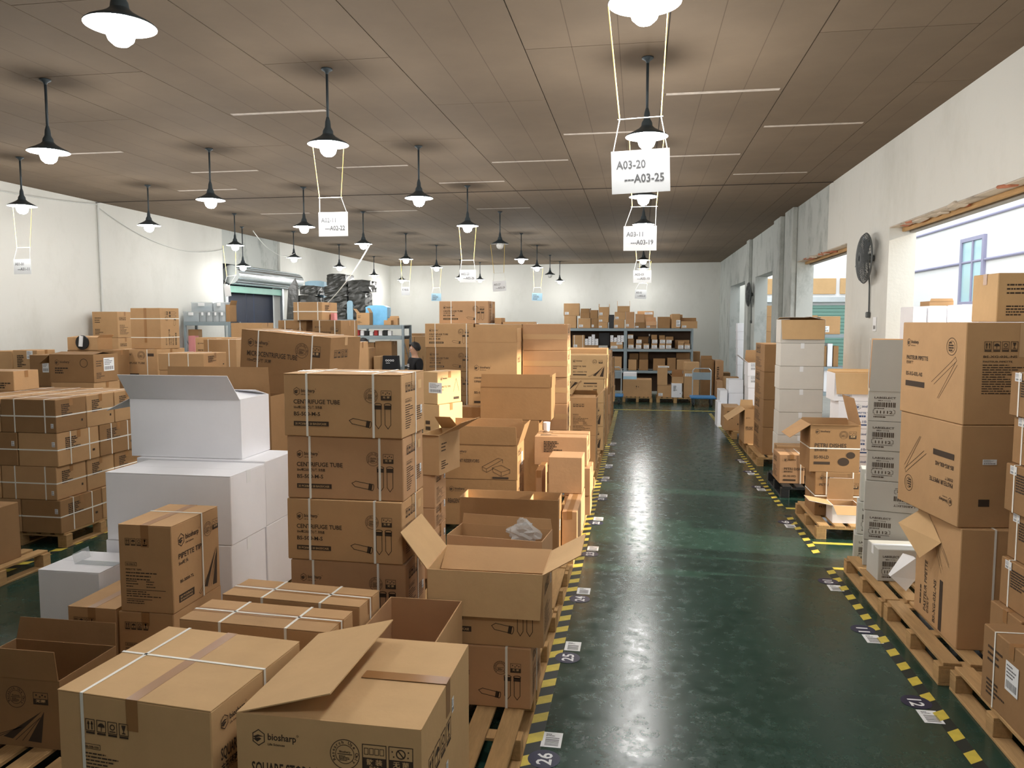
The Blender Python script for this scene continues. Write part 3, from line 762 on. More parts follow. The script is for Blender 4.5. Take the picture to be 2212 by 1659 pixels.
# ------------------------------------------------------------------ pendant lamps
def lamp_parts(root, top, on):
    MB().tube((0,0,.17), (0,0,top-.02), .012, 10).build('rod', 'lamp_metal', root, smooth=True)
    MB().lathe([(0,top),(.05,top),(.05,top-.012),(.02,top-.03),(.012,top-.05)], 16).build('ceiling_rose', 'lamp_metal', root, smooth=True)
    MB().lathe([(.013,.24),(.024,.2),(.028,.15),(.045,.12),(.05,.085)], 18).build('socket', 'lamp_metal', root, smooth=True)
    s = MB().lathe([(.048,.09),(.07,.068),(.11,.044),(.17,.014),(.186,.0),(.184,-.004)], 32)
    s.lathe([(.184,-.004),(.168,.009),(.108,.037),(.068,.06),(.045,.078),(.0,.08)], 32, mi=1)
    s.build('shade', ['lamp_metal', 'lamp_inner'], root, smooth=True)
    MB().lathe([(0,.07),(.035,.06),(.055,.03),(.075,-.02),(.077,-.04),(.064,-.08),(.037,-.105),(0,-.112)], 20).build('bulb', 'bulb' if on else 'bulb_off', root, smooth=True)
LAMPS = [(260,55),(105,328),(48,445),(709,312),(1397,295),(1393,5),(455,432),(905,428),(1390,425),(322,487),(657,490),(1010,488),(1390,485),(508,530),(785,527),
         (1080,527),(525,575),(635,557),(733,577),(877,560),(808,595),(943,578),(868,605),(994,600),(1037,604),(1126,560),(1160,578),(1188,593),(1209,607),(1390,562),(1390,580),(1388,605)]
LLAB = ['large bright lamp in the top left corner of the view','bright pendant lamp at far left above a second sign lamp','bright pendant lamp with an A01 sign hanging at the left edge','bright pendant lamp carrying the sign A02-11',
 'pendant lamp carrying the sign A03-11 above the aisle','nearest aisle lamp at the top edge carrying the sign A03-20','pendant lamp left of the sign A02-11 before the left wall','pendant lamp right of the sign A02-11 without a sign',
 'aisle lamp just under the sign A03-20','pendant lamp hanging before the white left wall beside the conduit','pendant lamp just left of the sign A02-11','pendant lamp carrying the sign A02-23','aisle lamp hidden behind the sign A03-11',
 'pendant lamp with a blank card before the shutter doorway','pendant lamp right of the sign A02-11 trailing a loose cable','unlit pendant lamp carrying the sign A02-27','low lamp in front of the shutter drum','small lamp right of the shutter drum',
 'small lamp above the black wrapped parcels','pendant lamp carrying the purple lettered packing sign','small lamp right of the black wrapped parcels','pendant lamp carrying a pale blue card left of A02-23','small far lamp below the packing sign lamp','far lamp peeking out left of the sign A02-23',
 'far lamp just right of the sign A02-23','pendant lamp right of the unlit A02-27 lamp','pendant lamp carrying a pale card at right of the A02 row','small unlit grey lamp near the back wall','last lit lamp of the A02 row before the back wall','aisle lamp just under the sign A03-11',
 'aisle lamp above the small sign A03-01','farthest aisle lamp near the smallest sign']
LPOS = []
for i, (bx, by) in enumerate([(.04, 1.0)]):   # unseen lamp added to the row behind the camera to brighten near fronts
    LAMPS.append((bx, by)); LLAB.append('unseen pendant lamp added just behind the view above the aisle')
protos = {}
for (lx, ly), lab in zip(LAMPS, LLAB):
    P = atZ(lx, ly, 3.88) if abs(lx) > 20 else Vector((lx, ly, 3.88))
    if P.y > 29.8: P = atY(lx, ly, 29.8)
    if lx == 525: P = atY(lx, ly, 17.6)
    on = (lx, ly) not in ((1080,527), (1188,593))
    r = empty('pendant_lamp', P); lamp_parts(r, ZC - P.z, on); tag(r, lab, 'lamp', 'pendant lamps under the ceiling')
    LPOS.append(P)
    if on:
        li = bpy.data.lights.new('lamp_light', 'POINT'); li.energy = LAMP_W*(1.75 if abs(P.x) < .5 and 2 < P.y < 8 else .25 if lx == 525 else 1); li.color = (1, .985, .955); li.shadow_soft_size = .2
        lo = bpy.data.objects.new('lamp_light', li); COL.objects.link(lo); lo.parent = r; lo.location = (0, 0, -.45)

# ------------------------------------------------------------------ hanging signs
def sign(li, x0, y0, x1, y1, t1, t2, label, tilt=0, m='paper', cord='rope_yellow', blank=False, dz=0):
    L_ = LPOS[li]; Y = L_.y
    A, B = atY(x0, y0, Y), atY(x1, y1, Y)
    w, h = B.x-A.x, A.z-B.z
    r = empty('hanging_sign', (A.x, Y, B.z)); r.rotation_euler = (0, tilt, 0)
    MB().box(0, -.002, 0, w, .002, h).build('card', m, r)
    a = Art()
    if t1:
        a.text(t1, w*.09, h*.58, h*.27, fit=w*(.50 if t2 else .8))
        if t2: a.text(t2, w*.22, h*.25, h*.27, fit=w*.68)
    elif not blank: a.lines(w*.1, h*.1, w*.8, h*.85, 5, 0, .25)
    if a.v:
        p = put('printed_mark', a.mesh(('ink_grey',)), r); p.matrix_basis = face_mx('F', w, .002, h, 0, .003)[0]
    tz = L_.z - B.z - .01
    q = .30 if dz == 0 else dz
    bz = h + (tz-h)*.22
    rr = .0035 if Y < 12 else .005
    x_l, x_r = L_.x-A.x-.15, L_.x-A.x+.15
    kl, kr = w*.5+(x_l-w*.5)*.7, w*.5+(x_r-w*.5)*.7
    b = MB(); b.tube((x_l,0,tz), (kl,0,bz), rr, 5).tube((x_r,0,tz), (kr,0,bz), rr, 5); b.build('cord', cord, r)
    b = MB(); b.tube((kl,0,bz), (w*.04,0,h), rr*.8, 5).tube((kr,0,bz), (w*.96,0,h), rr*.8, 5).tube((kl-.01,0,bz), (kr+.01,0,bz), rr*.8, 5); b.build('cord', 'rope_white', r)
    tag(r, label, 'sign', 'paper location signs hung from lamps')
sign(5, 1323, 328, 1448, 417, 'A03-20', '---A03-25', 'largest white sign reading A03-20 to A03-25', R(-2))
sign(4, 1347, 489, 1418, 541, 'A03-11', '---A03-19', 'white sign reading A03-11 to A03-19 above the aisle')
sign(12, 1368, 584, 1407, 611, 'A03-01', '---A03-10', 'small aisle sign reading A03-01 to A03-10')
sign(29, 1371, 625, 1396, 645, 'A02-02', '---A02-21', 'smallest lowest aisle sign in front of the back wall', R(3))
sign(3, 688, 459, 752, 510, 'A02-11', '---A02-22', 'white sign reading A02-11 to A02-22')
sign(11, 993, 583, 1028, 610, 'A02-23', '---A02-26', 'white sign reading A02-23 to A02-26')
sign(15, 1065, 608, 1094, 630, 'A02-27', '---A02-29', 'white sign reading A02-27 to A02-29 under the unlit lamp', R(-3))
sign(19, 867, 620, 885, 638, '打包区', '', 'small sign with three Chinese characters before the back wall')
sign(21, 932, 634, 953, 650, '', '', 'pale blue card left of the A02-23 sign', 0, 'blue_wrap')
sign(26, 1149, 633, 1171, 649, '', '', 'pale card hanging right of the A02-27 sign', R(2), 'blue_wrap')
sign(2, 29, 560, 68, 592, 'A01-01', '---A01-11', 'sign reading A01-01 to A01-11 at the left edge')
sign(13, 486, 617, 500, 641, '', '', 'blank white card tilted before the shutter doorway', R(-7), blank=True)

tag(MB().tube((XL+.02, 13.45, ZC-.02), (XR-.02, 13.45, ZC-.02), .006, 6).build('ceiling_cable', 'ceiling_gap'), 'dark cable running straight across the ceiling', 'cable')
# wall fans and the B10 plate
def fan(px_, py_, r_, label, X=XR):
    P = atX(px_, py_, X-.12)
    f = empty('wall_fan', P)
    g = MB()
    for k in range(15):
        rr = r_*(1-.062*k); n = 28
        g.path([Vector((-.06*math.sqrt(max(0,1-(rr/r_)**2))-.01, rr*math.cos(2*math.pi*i/n), rr*math.sin(2*math.pi*i/n))) for i in range(n+1)], .004, 4)
    for k in range(48):
        a = 2*math.pi*k/48
        g.path([Vector((-.07,.05*math.cos(a),.05*math.sin(a))), Vector((-.06,r_*.5*math.cos(a),r_*.5*math.sin(a))), Vector((-.01,r_*math.cos(a),r_*math.sin(a))), Vector((.04,r_*.6*math.cos(a),r_*.6*math.sin(a)))], .003, 4)
    g.build('grille', 'dark_fan', f)
    MB().lathe([(r_,-.012),(r_+.012,0),(r_,.012)], 36).build('rim', 'dark_fan', f, None, (0, R(90), 0))
    b = MB()
    for k in range(3):
        a = 2*math.pi*k/3
        P2 = [(-.02,.05*math.cos(a),.05*math.sin(a)), (-.05,r_*.9*math.cos(a-.35),r_*.9*math.sin(a-.35)), (.0,r_*.9*math.cos(a+.4),r_*.9*math.sin(a+.4)), (.01,.05*math.cos(a+.8),.05*math.sin(a+.8))]
        b.add(P2+[(x+.004,y,z) for x,y,z in P2], [(0,1,2,3),(7,6,5,4),(0,4,5,1),(1,5,6,2),(2,6,7,3),(3,7,4,0)])
    b.build('blade', 'steel_dark', f)
    MB().tube((-.05,0,0), (.08,0,0), .06, 16).build('motor', 'dark_fan', f); MB().tube((.07,0,-.0), (.118,0,-.0), .04, 10).build('bracket', 'dark_fan', f)
    MB().path([Vector((.06,.06,-.05)), Vector((.1,.1,-.35)), Vector((.105,.1,-.72))], .01, 6).cbox(.07,.06,-.8,.117,.14,-.72,.01).build('switch_cord', 'dark_fan', f)
    tag(f, label, 'fan', 'wall fans on the right wall')
fan(1868, 558, .33, 'dark wall fan on the pier beside the big opening')
fan(1617, 636, .33, 'far dark wall fan near the back right corner', XR)
pl = MB().cbox(-.012, 0, 0, 0, .13, .19, .003).build('number_plate', 'paper', None, atX(1893, 716, XR-.001))
a = Art(); a.text('B10', .02, .03, .07, fit=.09)
p = put('printed_mark', a.mesh(('ink',)), pl); p.matrix_basis = Matrix(((0,0,-1,-.0135),(-1,0,0,.12),(0,1,0,.0),(0,0,0,1)))
tag(pl, 'small white number plate B10 on the pier', 'plate')

# ------------------------------------------------------------------ floor tape and position markers
def tape_run(xc, y0, y1, label, base=True, wd=.13):
    r = MB().box(xc-wd/2, y0, .0005, xc+wd/2, y1, .0015).build('floor_tape', 'tape_black' if base else 'tape_black')
    tag(r, label, 'tape')
    sm = MB().add([(-wd/2,-.085,.0),(wd/2,-.035,.0),(wd/2,.065,.0),(-wd/2,.015,.0)], [(0,1,2,3)]).mesh('yellow_stripe', 'tape_yellow')
    y = y0 + .1; far = MB()
    while y < y1-.1:
        if y < 14: put('yellow_stripe', sm, r, (xc, y, .0022))
        else: far.add([(xc-wd/2,y-.085,.0022),(xc+wd/2,y-.035,.0022),(xc+wd/2,y+.065,.0022),(xc-wd/2,y+.015,.0022)], [(0,1,2,3)])
        y += .215
    if far.v:
        s = far.build('yellow_stripe', 'tape_yellow', r); s['kind'] = 'stuff'
tape_run(-.53, 2.2, 19.7, 'black and yellow hazard tape along the left side of the aisle', wd=.085)
tape_run(1.757, 2.6, 7.35, 'hazard tape beside the nearest pallets on the right', wd=.075)
tape_run(1.757, 7.75, 9.3, 'hazard tape before the pallet of petri dish cartons', wd=.075)
tape_run(1.757, 9.7, 19.4, 'hazard tape along the far right side of the aisle', wd=.075)
tape_run(-5.68, 2.5, 16, 'yellow tape beside the left storage aisle', wd=.10)
tag(MB().box(-.6, 19.78, .0005, 1.95, 19.86, .0018).build('floor_line', 'tape_yellow'), 'straight yellow line across the far end of the aisle', 'line')
for i, (y, l) in enumerate(((7.36, 'near'), (7.74, 'far'), (9.3, 'near'), (9.68, 'far'))):
    pass
for y, lab in ((7.28, 'short yellow tape end leading under the near right pallet'), (8.12, 'short yellow tape piece before the petri dish pallet'), (9.6, 'short yellow tape piece before the black plastic pallet')):
    tag(MB().box(1.8, y, .0005, 2.9, y+.07, .0018).build('floor_line', 'tape_yellow'), lab, 'tape')
def marker(dx, dy, num, card=None, lab='', right=False):
    P = atZ(dx, dy, 0)
    r = MB().lathe([(.0,.0015),(.085,.0015),(.085,.0)], 28).build('floor_marker', 'disc_navy', None, (P.x, P.y, .0008))
    a = Art(); a.text(num, -.055, -.04, .11, fit=.11)
    p = put('printed_mark', a.mesh(('paper',)), r); p.matrix_basis = Matrix(((0,-1,0,0),(1,0,0,0),(0,0,1,.002),(0,0,0,1)))
    if right: p.matrix_basis = Matrix(((0,1,0,0),(-1,0,0,0),(0,0,1,.002),(0,0,0,1)))
    tag(r, 'navy floor disc with number %s' % lab, 'marker', 'numbered floor discs')
    y = .19 if not right else -.17
    c = MB().box(-.05, -.075, 0, .06, .075, .0012).build('barcode_card', 'paper', None, (P.x+.015, P.y+y, .0008))
    a = Art(); u = -.06; rn = random.Random(num)
    while u < .02:
        l = rn.choice((.003,.006,.009)); a.rect(-.03, u, .045, u+l); u += l*1.8
    a.lines(-.03, .03, .03, .06, 2, 0, .3)
    p = put('printed_mark', a.mesh(('ink_grey',)), c, (0, 0, .0015))
    tag(c, 'white barcode card beside floor disc %s' % lab, 'card', 'barcode cards on the floor')
lm = [(1175,1640,'26','26 at the bottom edge'), (1226,1421,'25','25 beside the near left pallets'), (1252,1294,'24','24 by the open flap carton'), (1274,1197,'23','23 before the pallet gap'), (1287,1130,'22','22 beside the reddish stack')]
lm += [(x, y, str(21-i), '%d, %s beyond the reddish stack' % (21-i, w)) for i, (x, y, w) in enumerate(((1298,1078,'first'), (1304,1038,'second'), (1312,1010,'third'), (1318,984,'fourth'), (1322,961,'fifth')))]
for q in lm: marker(q[0], q[1], q[2], lab=q[3])
rm = [(1979,1517,'12','at the lower right near the strapped cartons'), (1864,1360,'11','beside the second right pallet'), (1789,1256,'10','beside the corner of the right hazard tape'), (1697,1128,'9','before the petri dish pallet'), (1637,1052,'8','beside the black plastic pallet'), (1617,1019,'7','beyond the black plastic pallet'), (1599,994,'6','on the far right side of the aisle')]
for q in rm: marker(q[0], q[1], q[2], lab=q[3], right=True)

# ------------------------------------------------------------------ pallets
def make_pallet(W=1.1, D=1.1, m='wood'):
    r = empty('pallet')
    n = 7; pw = (W-.0)/n
    pk = MB().cbox(0, 0, .128, pw-.05, D, .15, .003).mesh('plank', m)
    for k in range(n): put('plank', pk, r, (k*pw+.025, 0, 0))
    cb = MB().cbox(0, 0, .11, W, .09, .128, .002).mesh('cross_board', m)
    bb = MB().cbox(0, 0, 0, .1, D, .018, .002).mesh('bottom_board', m)
    for x in (0, W/2-.05, W-.1): put('bottom_board', bb, r, (x, 0, 0))
    bl = MB().cbox(0, 0, .018, .1, .09, .11, .003).mesh('block', m)
    for y in (0, D/2-.045, D-.09):
        put('cross_board', cb, r, (0, y, 0))
        for x in (0, W/2-.05, W-.1): put('block', bl, r, (x, y, 0))
    return r
PAL0 = None
def pallet(x, y, label, group='wooden pallets under the cartons', sx=1, sy=1, rz=0):
    global PAL0
    if PAL0 is None: PAL0 = make_pallet(); r = PAL0
    else: r = copy_tree(PAL0)
    r.location = (x, y, 0); r.scale = (sx, sy, 1); r.rotation_euler = (0, 0, rz)
    return tag(r, label, 'pallet', group)

# ================================================================== left block beside the aisle
G1 = 'cartons stacked beside the left side of the aisle'
for i, (x, y, sy, lab) in enumerate([(-1.67,2.1,1,'pallet under the nearest open carton at the bottom edge'), (-1.67,3.24,1,'slatted wooden pallet with bare planks beside the hazard tape'), (-1.67,4.40,1,'pallet behind the bare planks beside the aisle'), (-1.67,5.54,.84,'pallet under the open cartons in mid left row'),
      (-1.67,6.5,1,'pallet with a splintered corner under the large open carton'), (-1.67,7.64,1,'pallet under the reservoir cartons'), (-1.67,8.78,1,'pallet under the plain brown open carton'), (-1.67,9.92,1,'pallet under the taped brown stack'), (-1.67,11.1,1,'pallet under the open upright carton'),
      (-1.67,12.3,1,'pallet under the pipette tip cartons'), (-1.67,14.2,1,'pallet under the first far left stack'), (-1.67,15.6,1,'pallet under the second far left stack'), (-1.67,17.0,1,'pallet under the last far left stack'),
      (-2.80,2.1,1,'pallet under the strapped carton at bottom left'), (-2.80,3.24,1,'pallet under the two long strapped cartons'), (-2.80,4.40,1,'pallet under the centrifuge tube stack'), (-2.80,5.6,1,'pallet under the small open flap carton'), (-2.80,8.0,1,'pallet under the pale lit cartons'),
      (-3.93,2.95,1,'pallet slats showing at the bottom left corner'), (-3.62,4.84,1,'pallet under the white cartons'), (-3.94,5.98,1,'pallet under the tilted microcentrifuge carton'), (-3.2,12.9,1,'pallet under the far centrifuge tube cartons')]):
    pallet(x, y, lab, sy=sy, sx=.72 if lab.endswith('white cartons') else 1)
E_ = .0
f2 = ctop(.90, (510,1540), (910,1578), .70, .15, label='big carton at bottom centre with one flap half open and square bottle print', m='kraft_pale', flaps={'l': 15, 'r': 0, 'f': -1, 'b': -1}, flen={'l': .36, 'r': .45, 'f': .3, 'b': .3},
     prints=[('F', a_square), ('R', a_side_plain)], stickers=[('R', .58, .80, .03, .06), ('R', .45, .52, .03, .06)], group='big cartons at the front')
tape_y = MB().box(.34, .325, .9-.15+.0052, f2['w']+.002, .385, .9-.15+.0058).box(f2['w']+.0006, .325, .62, f2['w']+.0012, .385, .9-.15+.005)
tape_y.build('tape', 'tape_brown', f2['o'])
f1 = ctop(.90, (122,1487), (455,1535), .62, .15, label='strapped carton at bottom left with handling marks on the front', hi=True, seam='y', m='kraft_pale', straps=[('x', .17), ('y', .55)], prints=[('F', a_icons_lo), ('R', a_square)], group='big cartons at the front', drop=.12)
aa = cpx(12, 3.25, -290, 340, 1100, d=.42, z0=.15, label='dark open carton printed TIPS at the left edge of the floor', m='kraft_dark', flaps={'f': 92, 'b': 100}, flen={'f': .15, 'b': .12}, prints=[('F', a_tetips)])
# pipette tips group
lb = cpx(0, 3.98, 145, 250, 1308, d=.5, z0=.15, hi=True, seam='y', label='brown carton left of and below the upright pipette tips carton', prints=[('F', a_tips_side)])
lb2 = cpx(0, 3.95, 254, 374, 1319, d=.52, z0=.15, seam='y', label='brown carton directly under the upright pipette tips carton', prints=[('F', a_tips_side)])
cpx(0, 3.95, 253.7, 369, 1131, d=.5, z0=lb2['top'], hi=True, seam='y', label='upright strapped carton printed PIPETTE TIPS', prints=[('F', a_tips_side), ('R', a_pipette)], straps=[('y', .62)], drop=.13)
# two long strapped cartons
sn = ctop(.85, (386,1335), (710,1365), .27, .15, hi=True, label='long low carton with white cross straps just behind the bottom left carton', straps=[('x', .28), ('x', .72), ('y', .5)], m='kraft', group='long strapped cartons')
sf = ctop(.85, (479,1282), (777,1310), .25, .15, hi=True, label='long strapped carton standing against the centrifuge tube stack', straps=[('x', .30), ('x', .72), ('y', .5)], prints=[('R', a_side_plain)], group='long strapped cartons')
# centrifuge tube stack of five
zs = .15
px5 = [(627, 868, 1.5), (620, 872, .5), (615, 866, -1.5), (618, 870, 1.0), (614, 868, -2.5)]
for i, (xl, xr, yw) in enumerate(px5):
    h = .366
    q = cpx(0, 4.16, xl, xr, 900, z0=zs, h=h, d=.42, yaw=yw*.6, hi=(i == 4), label='%s carton printed CENTRIFUGE TUBE in the big front stack of five' % lev(i, 5), m='kraft_rose' if i % 2 else 'kraft',
        prints=[('F', a_centri_s), ('R', a_side)], straps=[('x', .20), ('x', .765 if i != 3 else .80), ('y', .60)], stickers=[('R', .80, .30, .035, .05)], tape='tape_clear', group='centrifuge tube cartons in the front stack')
    zs = q['top']
# open carton beside the pallet
carton((-1.335, 3.36, .15), .405, .62, .61, 0, label='deep open carton with dark inside behind the half open one', m='kraft', inner='kraft_rose', flaps={}, prints=[('R', a_side_plain)])
# BE carton with the flapped one above
be = cpx(0, 4.02, 893, 1147, 1384, z0=.15, d=.43, label='carton of centrifuge tubes standing on the bare pallet planks', m='kraft_rose', prints=[('F', a_centri_m), ('R', a_side)], straps=[('x', .795), ('y', .55)], tape='tape_clear')
bb_ = ctop(.91, (922,1228), (1174,1241), .46, be['top'], label='wide open carton with four spread flaps beside the aisle', m='kraft', inner='kraft_pale', flaps={'f': 262, 'b': -22, 'l': 128, 'r': 150}, flen={'f': .245, 'b': .22, 'l': .25, 'r': .23}, prints=[('F', a_centri_m), ('R', a_side_plain)], stickers=[('R', .75, .6, .03, .06)])
cb_ = ctop(.65, (965,1154), (1171,1170), .36, .15, label='low open carton holding a crumpled clear bag', m='kraft_rose', inner='kraft', flaps={'b': 88}, flen=.08)
d_ = cpx(0, 6.85, 993, 1206, 1073, z0=.15, d=.34, label='long empty carton without lid behind the crumpled bag', m='kraft_dark', inner='kraft', flaps={}, stickers=[('R', .35, .38, .05, .1)])
MB().box(d_['w']*.70, .006, .2, d_['w']*.705, d_['d']-.006, d_['h']-.02).build('divider', 'kraft_pale', d_['o'])
# reservoir cartons
e0 = cpx(10, 7.7, 180, 722, 505, z0=.15, d=.46, label='dark carton printed RESERVOIRS under the open reservoirs carton', m='kraft_dark', prints=[('F', a_reserv), ('R', a_cart2)])
cpx(10, 7.7, 200, 722, 257, z0=e0['top'], d=.46, label='open carton printed RESERVOIRS with raised flaps', m='kraft_dark', inner='kraft', flaps={'f': 93, 'b': 80, 'r': 108, 'l': 95}, flen={'f': .19, 'b': .22, 'r': .22, 'l': .2}, prints=[('F', a_reserv), ('R', a_side_plain)], stickers=[('R', .6, .3, .08, .14)])
# lit boxes beside the aisle
fl = cpx(10, 7.08, 1040, 1152, 742, z0=.15, d=1.05, label='long taped carton lying on the pallet corner beside the tape', m='kraft_rose', seam='y')
ff = cpx(10, 7.82, 945, 1188, 352, z0=fl['top'], d=.36, label='reddish carton on top of the long taped carton', m='kraft_rose', flaps=None, seam='y', tape=None)
cpx(10, 7.9, 852, 900, 450, z0=.15, d=.5, h=None, label='tall narrow carton left of the reddish carton', m='kraft_rose', seam='y')
hz = .15
for i, yb in enumerate((630, 430)):
    q = cpx(10, 8.32, 1060, 1246, yb, z0=hz, d=.42, label=('lower' if i == 0 else 'upper') + ' reddish carton in the low stack at the tape edge', m='kraft_rose', tape='tape_clear', yaw=1-2*i)
    hz = q['top']
g_ = cpx(10, 8.42, 843, 1224, 205, z0=hz, d=.5, label='flat lit carton with handling marks and printed lid', m='kraft_rose', prints=[('F', a_block), ('T', a_faint), ('R', a_side_plain)])
cup = MB().lathe([(0,0),(.03,0),(.036,.02),(.04,.10),(.041,.11),(.037,.105),(.033,.02)], 20).build('plastic_cup', 'cup_plastic', None, atY(1181, 925, 8.8), smooth=True)
cup.location.z = g_['top']; tag(cup, 'small pinkish white plastic cup on the flat lit carton', 'cup')
js_ = cpx(0, 9.05, 1050, 1165, 905, z0=.15, d=.4, label='hidden brown carton under the plain open carton', m='kraft_dark')
cpx(3, 9.05, 727, 1432, 990, z0=js_['top'], d=.42, label='plain wide carton with raised lid edge in front of the tall pipette carton', m='kraft_dark', flaps={'f': 90, 'r': 92, 'b': 95}, flen={'f': .155, 'r': .15, 'b': .1})
k0 = cpx(3, 9.6, 560, 1090, 1185, z0=.15, d=.5, label='dark carton under the tall universal pipette tips carton', m='kraft_dark', prints=[('F', a_side_plain)])
cpx(3, 9.6, 605, 1090, 545, z0=k0['top'], d=.5, label='tall open carton printed UNIVERSAL FIT PIPETTE TIPS', flaps={'f': 92, 'r': 88, 'b': 95}, flen={'f': .19, 'r': .18, 'b': .16}, prints=[('F', a_universal), ('R', a_side_plain)])
lz = .15
for i in range(6):
    q = cpx(3, 9.97, 1150, 1597, 365, z0=lz, h=.348, d=.46, yaw=(-1, .5, 0, 1, -.5, .5)[i], label='%s plain taped carton in the brown stack lit from the side' % lev(i, 6), m='kraft_rose', tape='tape_clear', prints=[('R', a_side_plain)], group='plain taped cartons')
    tape_strip('x', q['w'], q['d'], q['h']).build('tape', 'tape_clear', q['o']) if False else None
    MB().box(.0, -.0012, q['h']*.42, q['w'], -.0006, q['h']*.62).build('tape', 'tape_clear', q['o'])
    lz = q['top']
m0 = cpx(0, 10.9, 1222, 1287, 939, z0=.15, d=.5, label='brown carton under the upright carton with spread top flaps', m='kraft', prints=[('R', a_side)])
cpx(0, 10.9, 1231, 1288, 859, z0=m0['top'], d=.48, label='upright carton with pale spread top flaps beside the aisle', flaps={'f': 20, 'b': 40, 'l': 60, 'r': 132}, flen={'f': .1, 'b': .12, 'l': .26, 'r': .17}, inner='kraft_pale', prints=[('F', a_tips_side), ('R', a_side)], seam='y')
nz = .15
for i in range(4):
    q = cpx(3, 12.6, 1560 + (20 if i == 3 else 0), 1958 + (30 if i == 3 else 0), 700, z0=nz, h=.392, d=.5, label='%s carton with pipette tip drawing behind the upright flapped carton' % lev(i, 4), prints=[('F', a_ptips, 180 if i == 2 else 0), ('R', a_side)], m='kraft_pale', group='pipette tip cartons by the aisle')
    nz = q['top']
cpx(3, 13.2, 1600, 1990, 610, z0=.15, d=.5, label='tall brown carton behind the pipette tip cartons', prints=[('F', a_small)])
for j, (Y, xl, xr, yt, n) in enumerate([(14.4, 1270, 1318, 764, 4), (15.8, 1280, 1322, 757, 4), (17.2, 1286, 1327, 772, 4)]):
    z0 = .15; zt = atY(xl, yt, Y).z; hh = (zt-.15)/n
    for i in range(n):
        q = cpx(0, Y, xl - (i % 2)*2, xr + (i*3 % 4) - 2, yt, z0=z0, h=hh, d=.6, label='%s carton in the %s of the three far stacks beside the aisle' % (lev(i, n), ('nearest', 'middle', 'farthest')[j]), m=('kraft', 'kraft_rose', 'kraft_dark')[(i+j) % 3], prints=[('R', a_side_plain)], group='cartons in the far left stacks')
        z0 = q['top']
# far centrifuge stack
qz = .15
for i in range(5):
    q = cpx(3, 13.0, 175 + (i % 2)*5, 655, 365, z0=qz, h=.416, d=.5, label='%s strapped carton printed CENTRIFUGE TUBE BS-500-M in the far column' % lev(i, 5), prints=[('F', a_centri_m)], straps=[('x', .21), ('x', .86)], group='far centrifuge tube cartons', m='kraft_dark' if i < 4 else 'kraft')
    qz = q['top']
cpx(3, 13.1, 316, 805, 140, z0=qz, d=.5, label='centrifuge tube carton crowning the far column against the back wall', prints=[('F', a_centri_m), ('R', a_side)], straps=[('x', .245), ('x', .74), ('y', .5)], m='kraft_rose', yaw=-3)
for i in range(5):
    cpx(3, 13.05, 670, 1135, 358, z0=.15 + .414*i, h=.412, d=.5, label='%s plain carton in the column right of the far centrifuge tube column' % lev(i, 5), m='kraft', group='far plain cartons')
cpx(3, 13.12, 868, 935, 305, z0=.15+.414*5, d=.4, label='small brown carton right of the crowning centrifuge tube carton')
cpx(3, 13.12, 950, 1255, 345, yb=365, d=.4, z0=.15+.414*5, label='flat open carton with crumpled film behind the taped stack', flaps={})
# pale lit small cartons, with open flap carton in front
rz_ = .15
r0 = cpx(3, 8.5, 150, 318, 1160, z0=.15, d=.44, yaw=-24, label='lower of two pale lit cartons behind the front stack', m='kraft_pale', prints=[('R', a_cart2), ('F', a_block)])
cpx(3, 8.5, 150, 300, 838, z0=r0['top'], d=.44, yaw=-24, label='upper of two pale lit cartons behind the front stack', m='kraft_pale', prints=[('R', a_cart2)], stickers=[('F', .42, .35, .19, .12)])
tz_ = .15
for i, yt in enumerate((870, 720, 480)):
    q = cpx(10, 6.0, 20, 131, yt, z0=tz_, d=.36, label='%s small carton under the open flapped carton right of the front stack' % ('lowest', 'middle', 'topmost')[i], m='kraft_rose', prints=[('R', a_tips_side)], stickers=[('R', .8, .7, .04, .06)])
    tz_ = q['top']
cpx(10, 6.0, 20, 160, 190, z0=tz_, d=.42, yaw=-10, label='open carton with outstretched flap right of the front stack', m='kraft', inner='kraft_pale', flaps={'r': 150, 'b': 35, 'f': 170}, flen={'r': .22, 'b': .2, 'f': .02}, prints=[('R', a_faint)])
cpx(0, 9.2, 990, 1040, 878, z0=0, d=.2, label='dark carton low behind the tall universal carton', m='kraft_dark', prints=[('F', a_block)])
# crumpled clear bag
bm_ = MB(); rn = random.Random(4); nU, nV = 17, 10; V = []
for j in range(nV+1):
    for i in range(nU):
        t, p_ = 2*math.pi*i/nU, math.pi*j/nV
        k = .92 + rn.uniform(-.24, .24) + (.35 if j < 3 and 3 < i < 7 else 0)
        V.append((.13*k*math.sin(p_)*math.cos(t), .085*k*math.sin(p_)*math.sin(t), .085*k*math.cos(p_)))
bm_.add(V, [(j*nU+i, j*nU+(i+1) % nU, (j+1)*nU+(i+1) % nU, (j+1)*nU+i) for j in range(nV) for i in range(nU)])
bg = bm_.build('plastic_bag', 'bag_plastic', None, (cb_['x']+cb_['w']*.76, cb_['y']+.17, cb_['top']-.015)); tag(bg, 'crumpled clear plastic bag in the low open carton', 'bag')

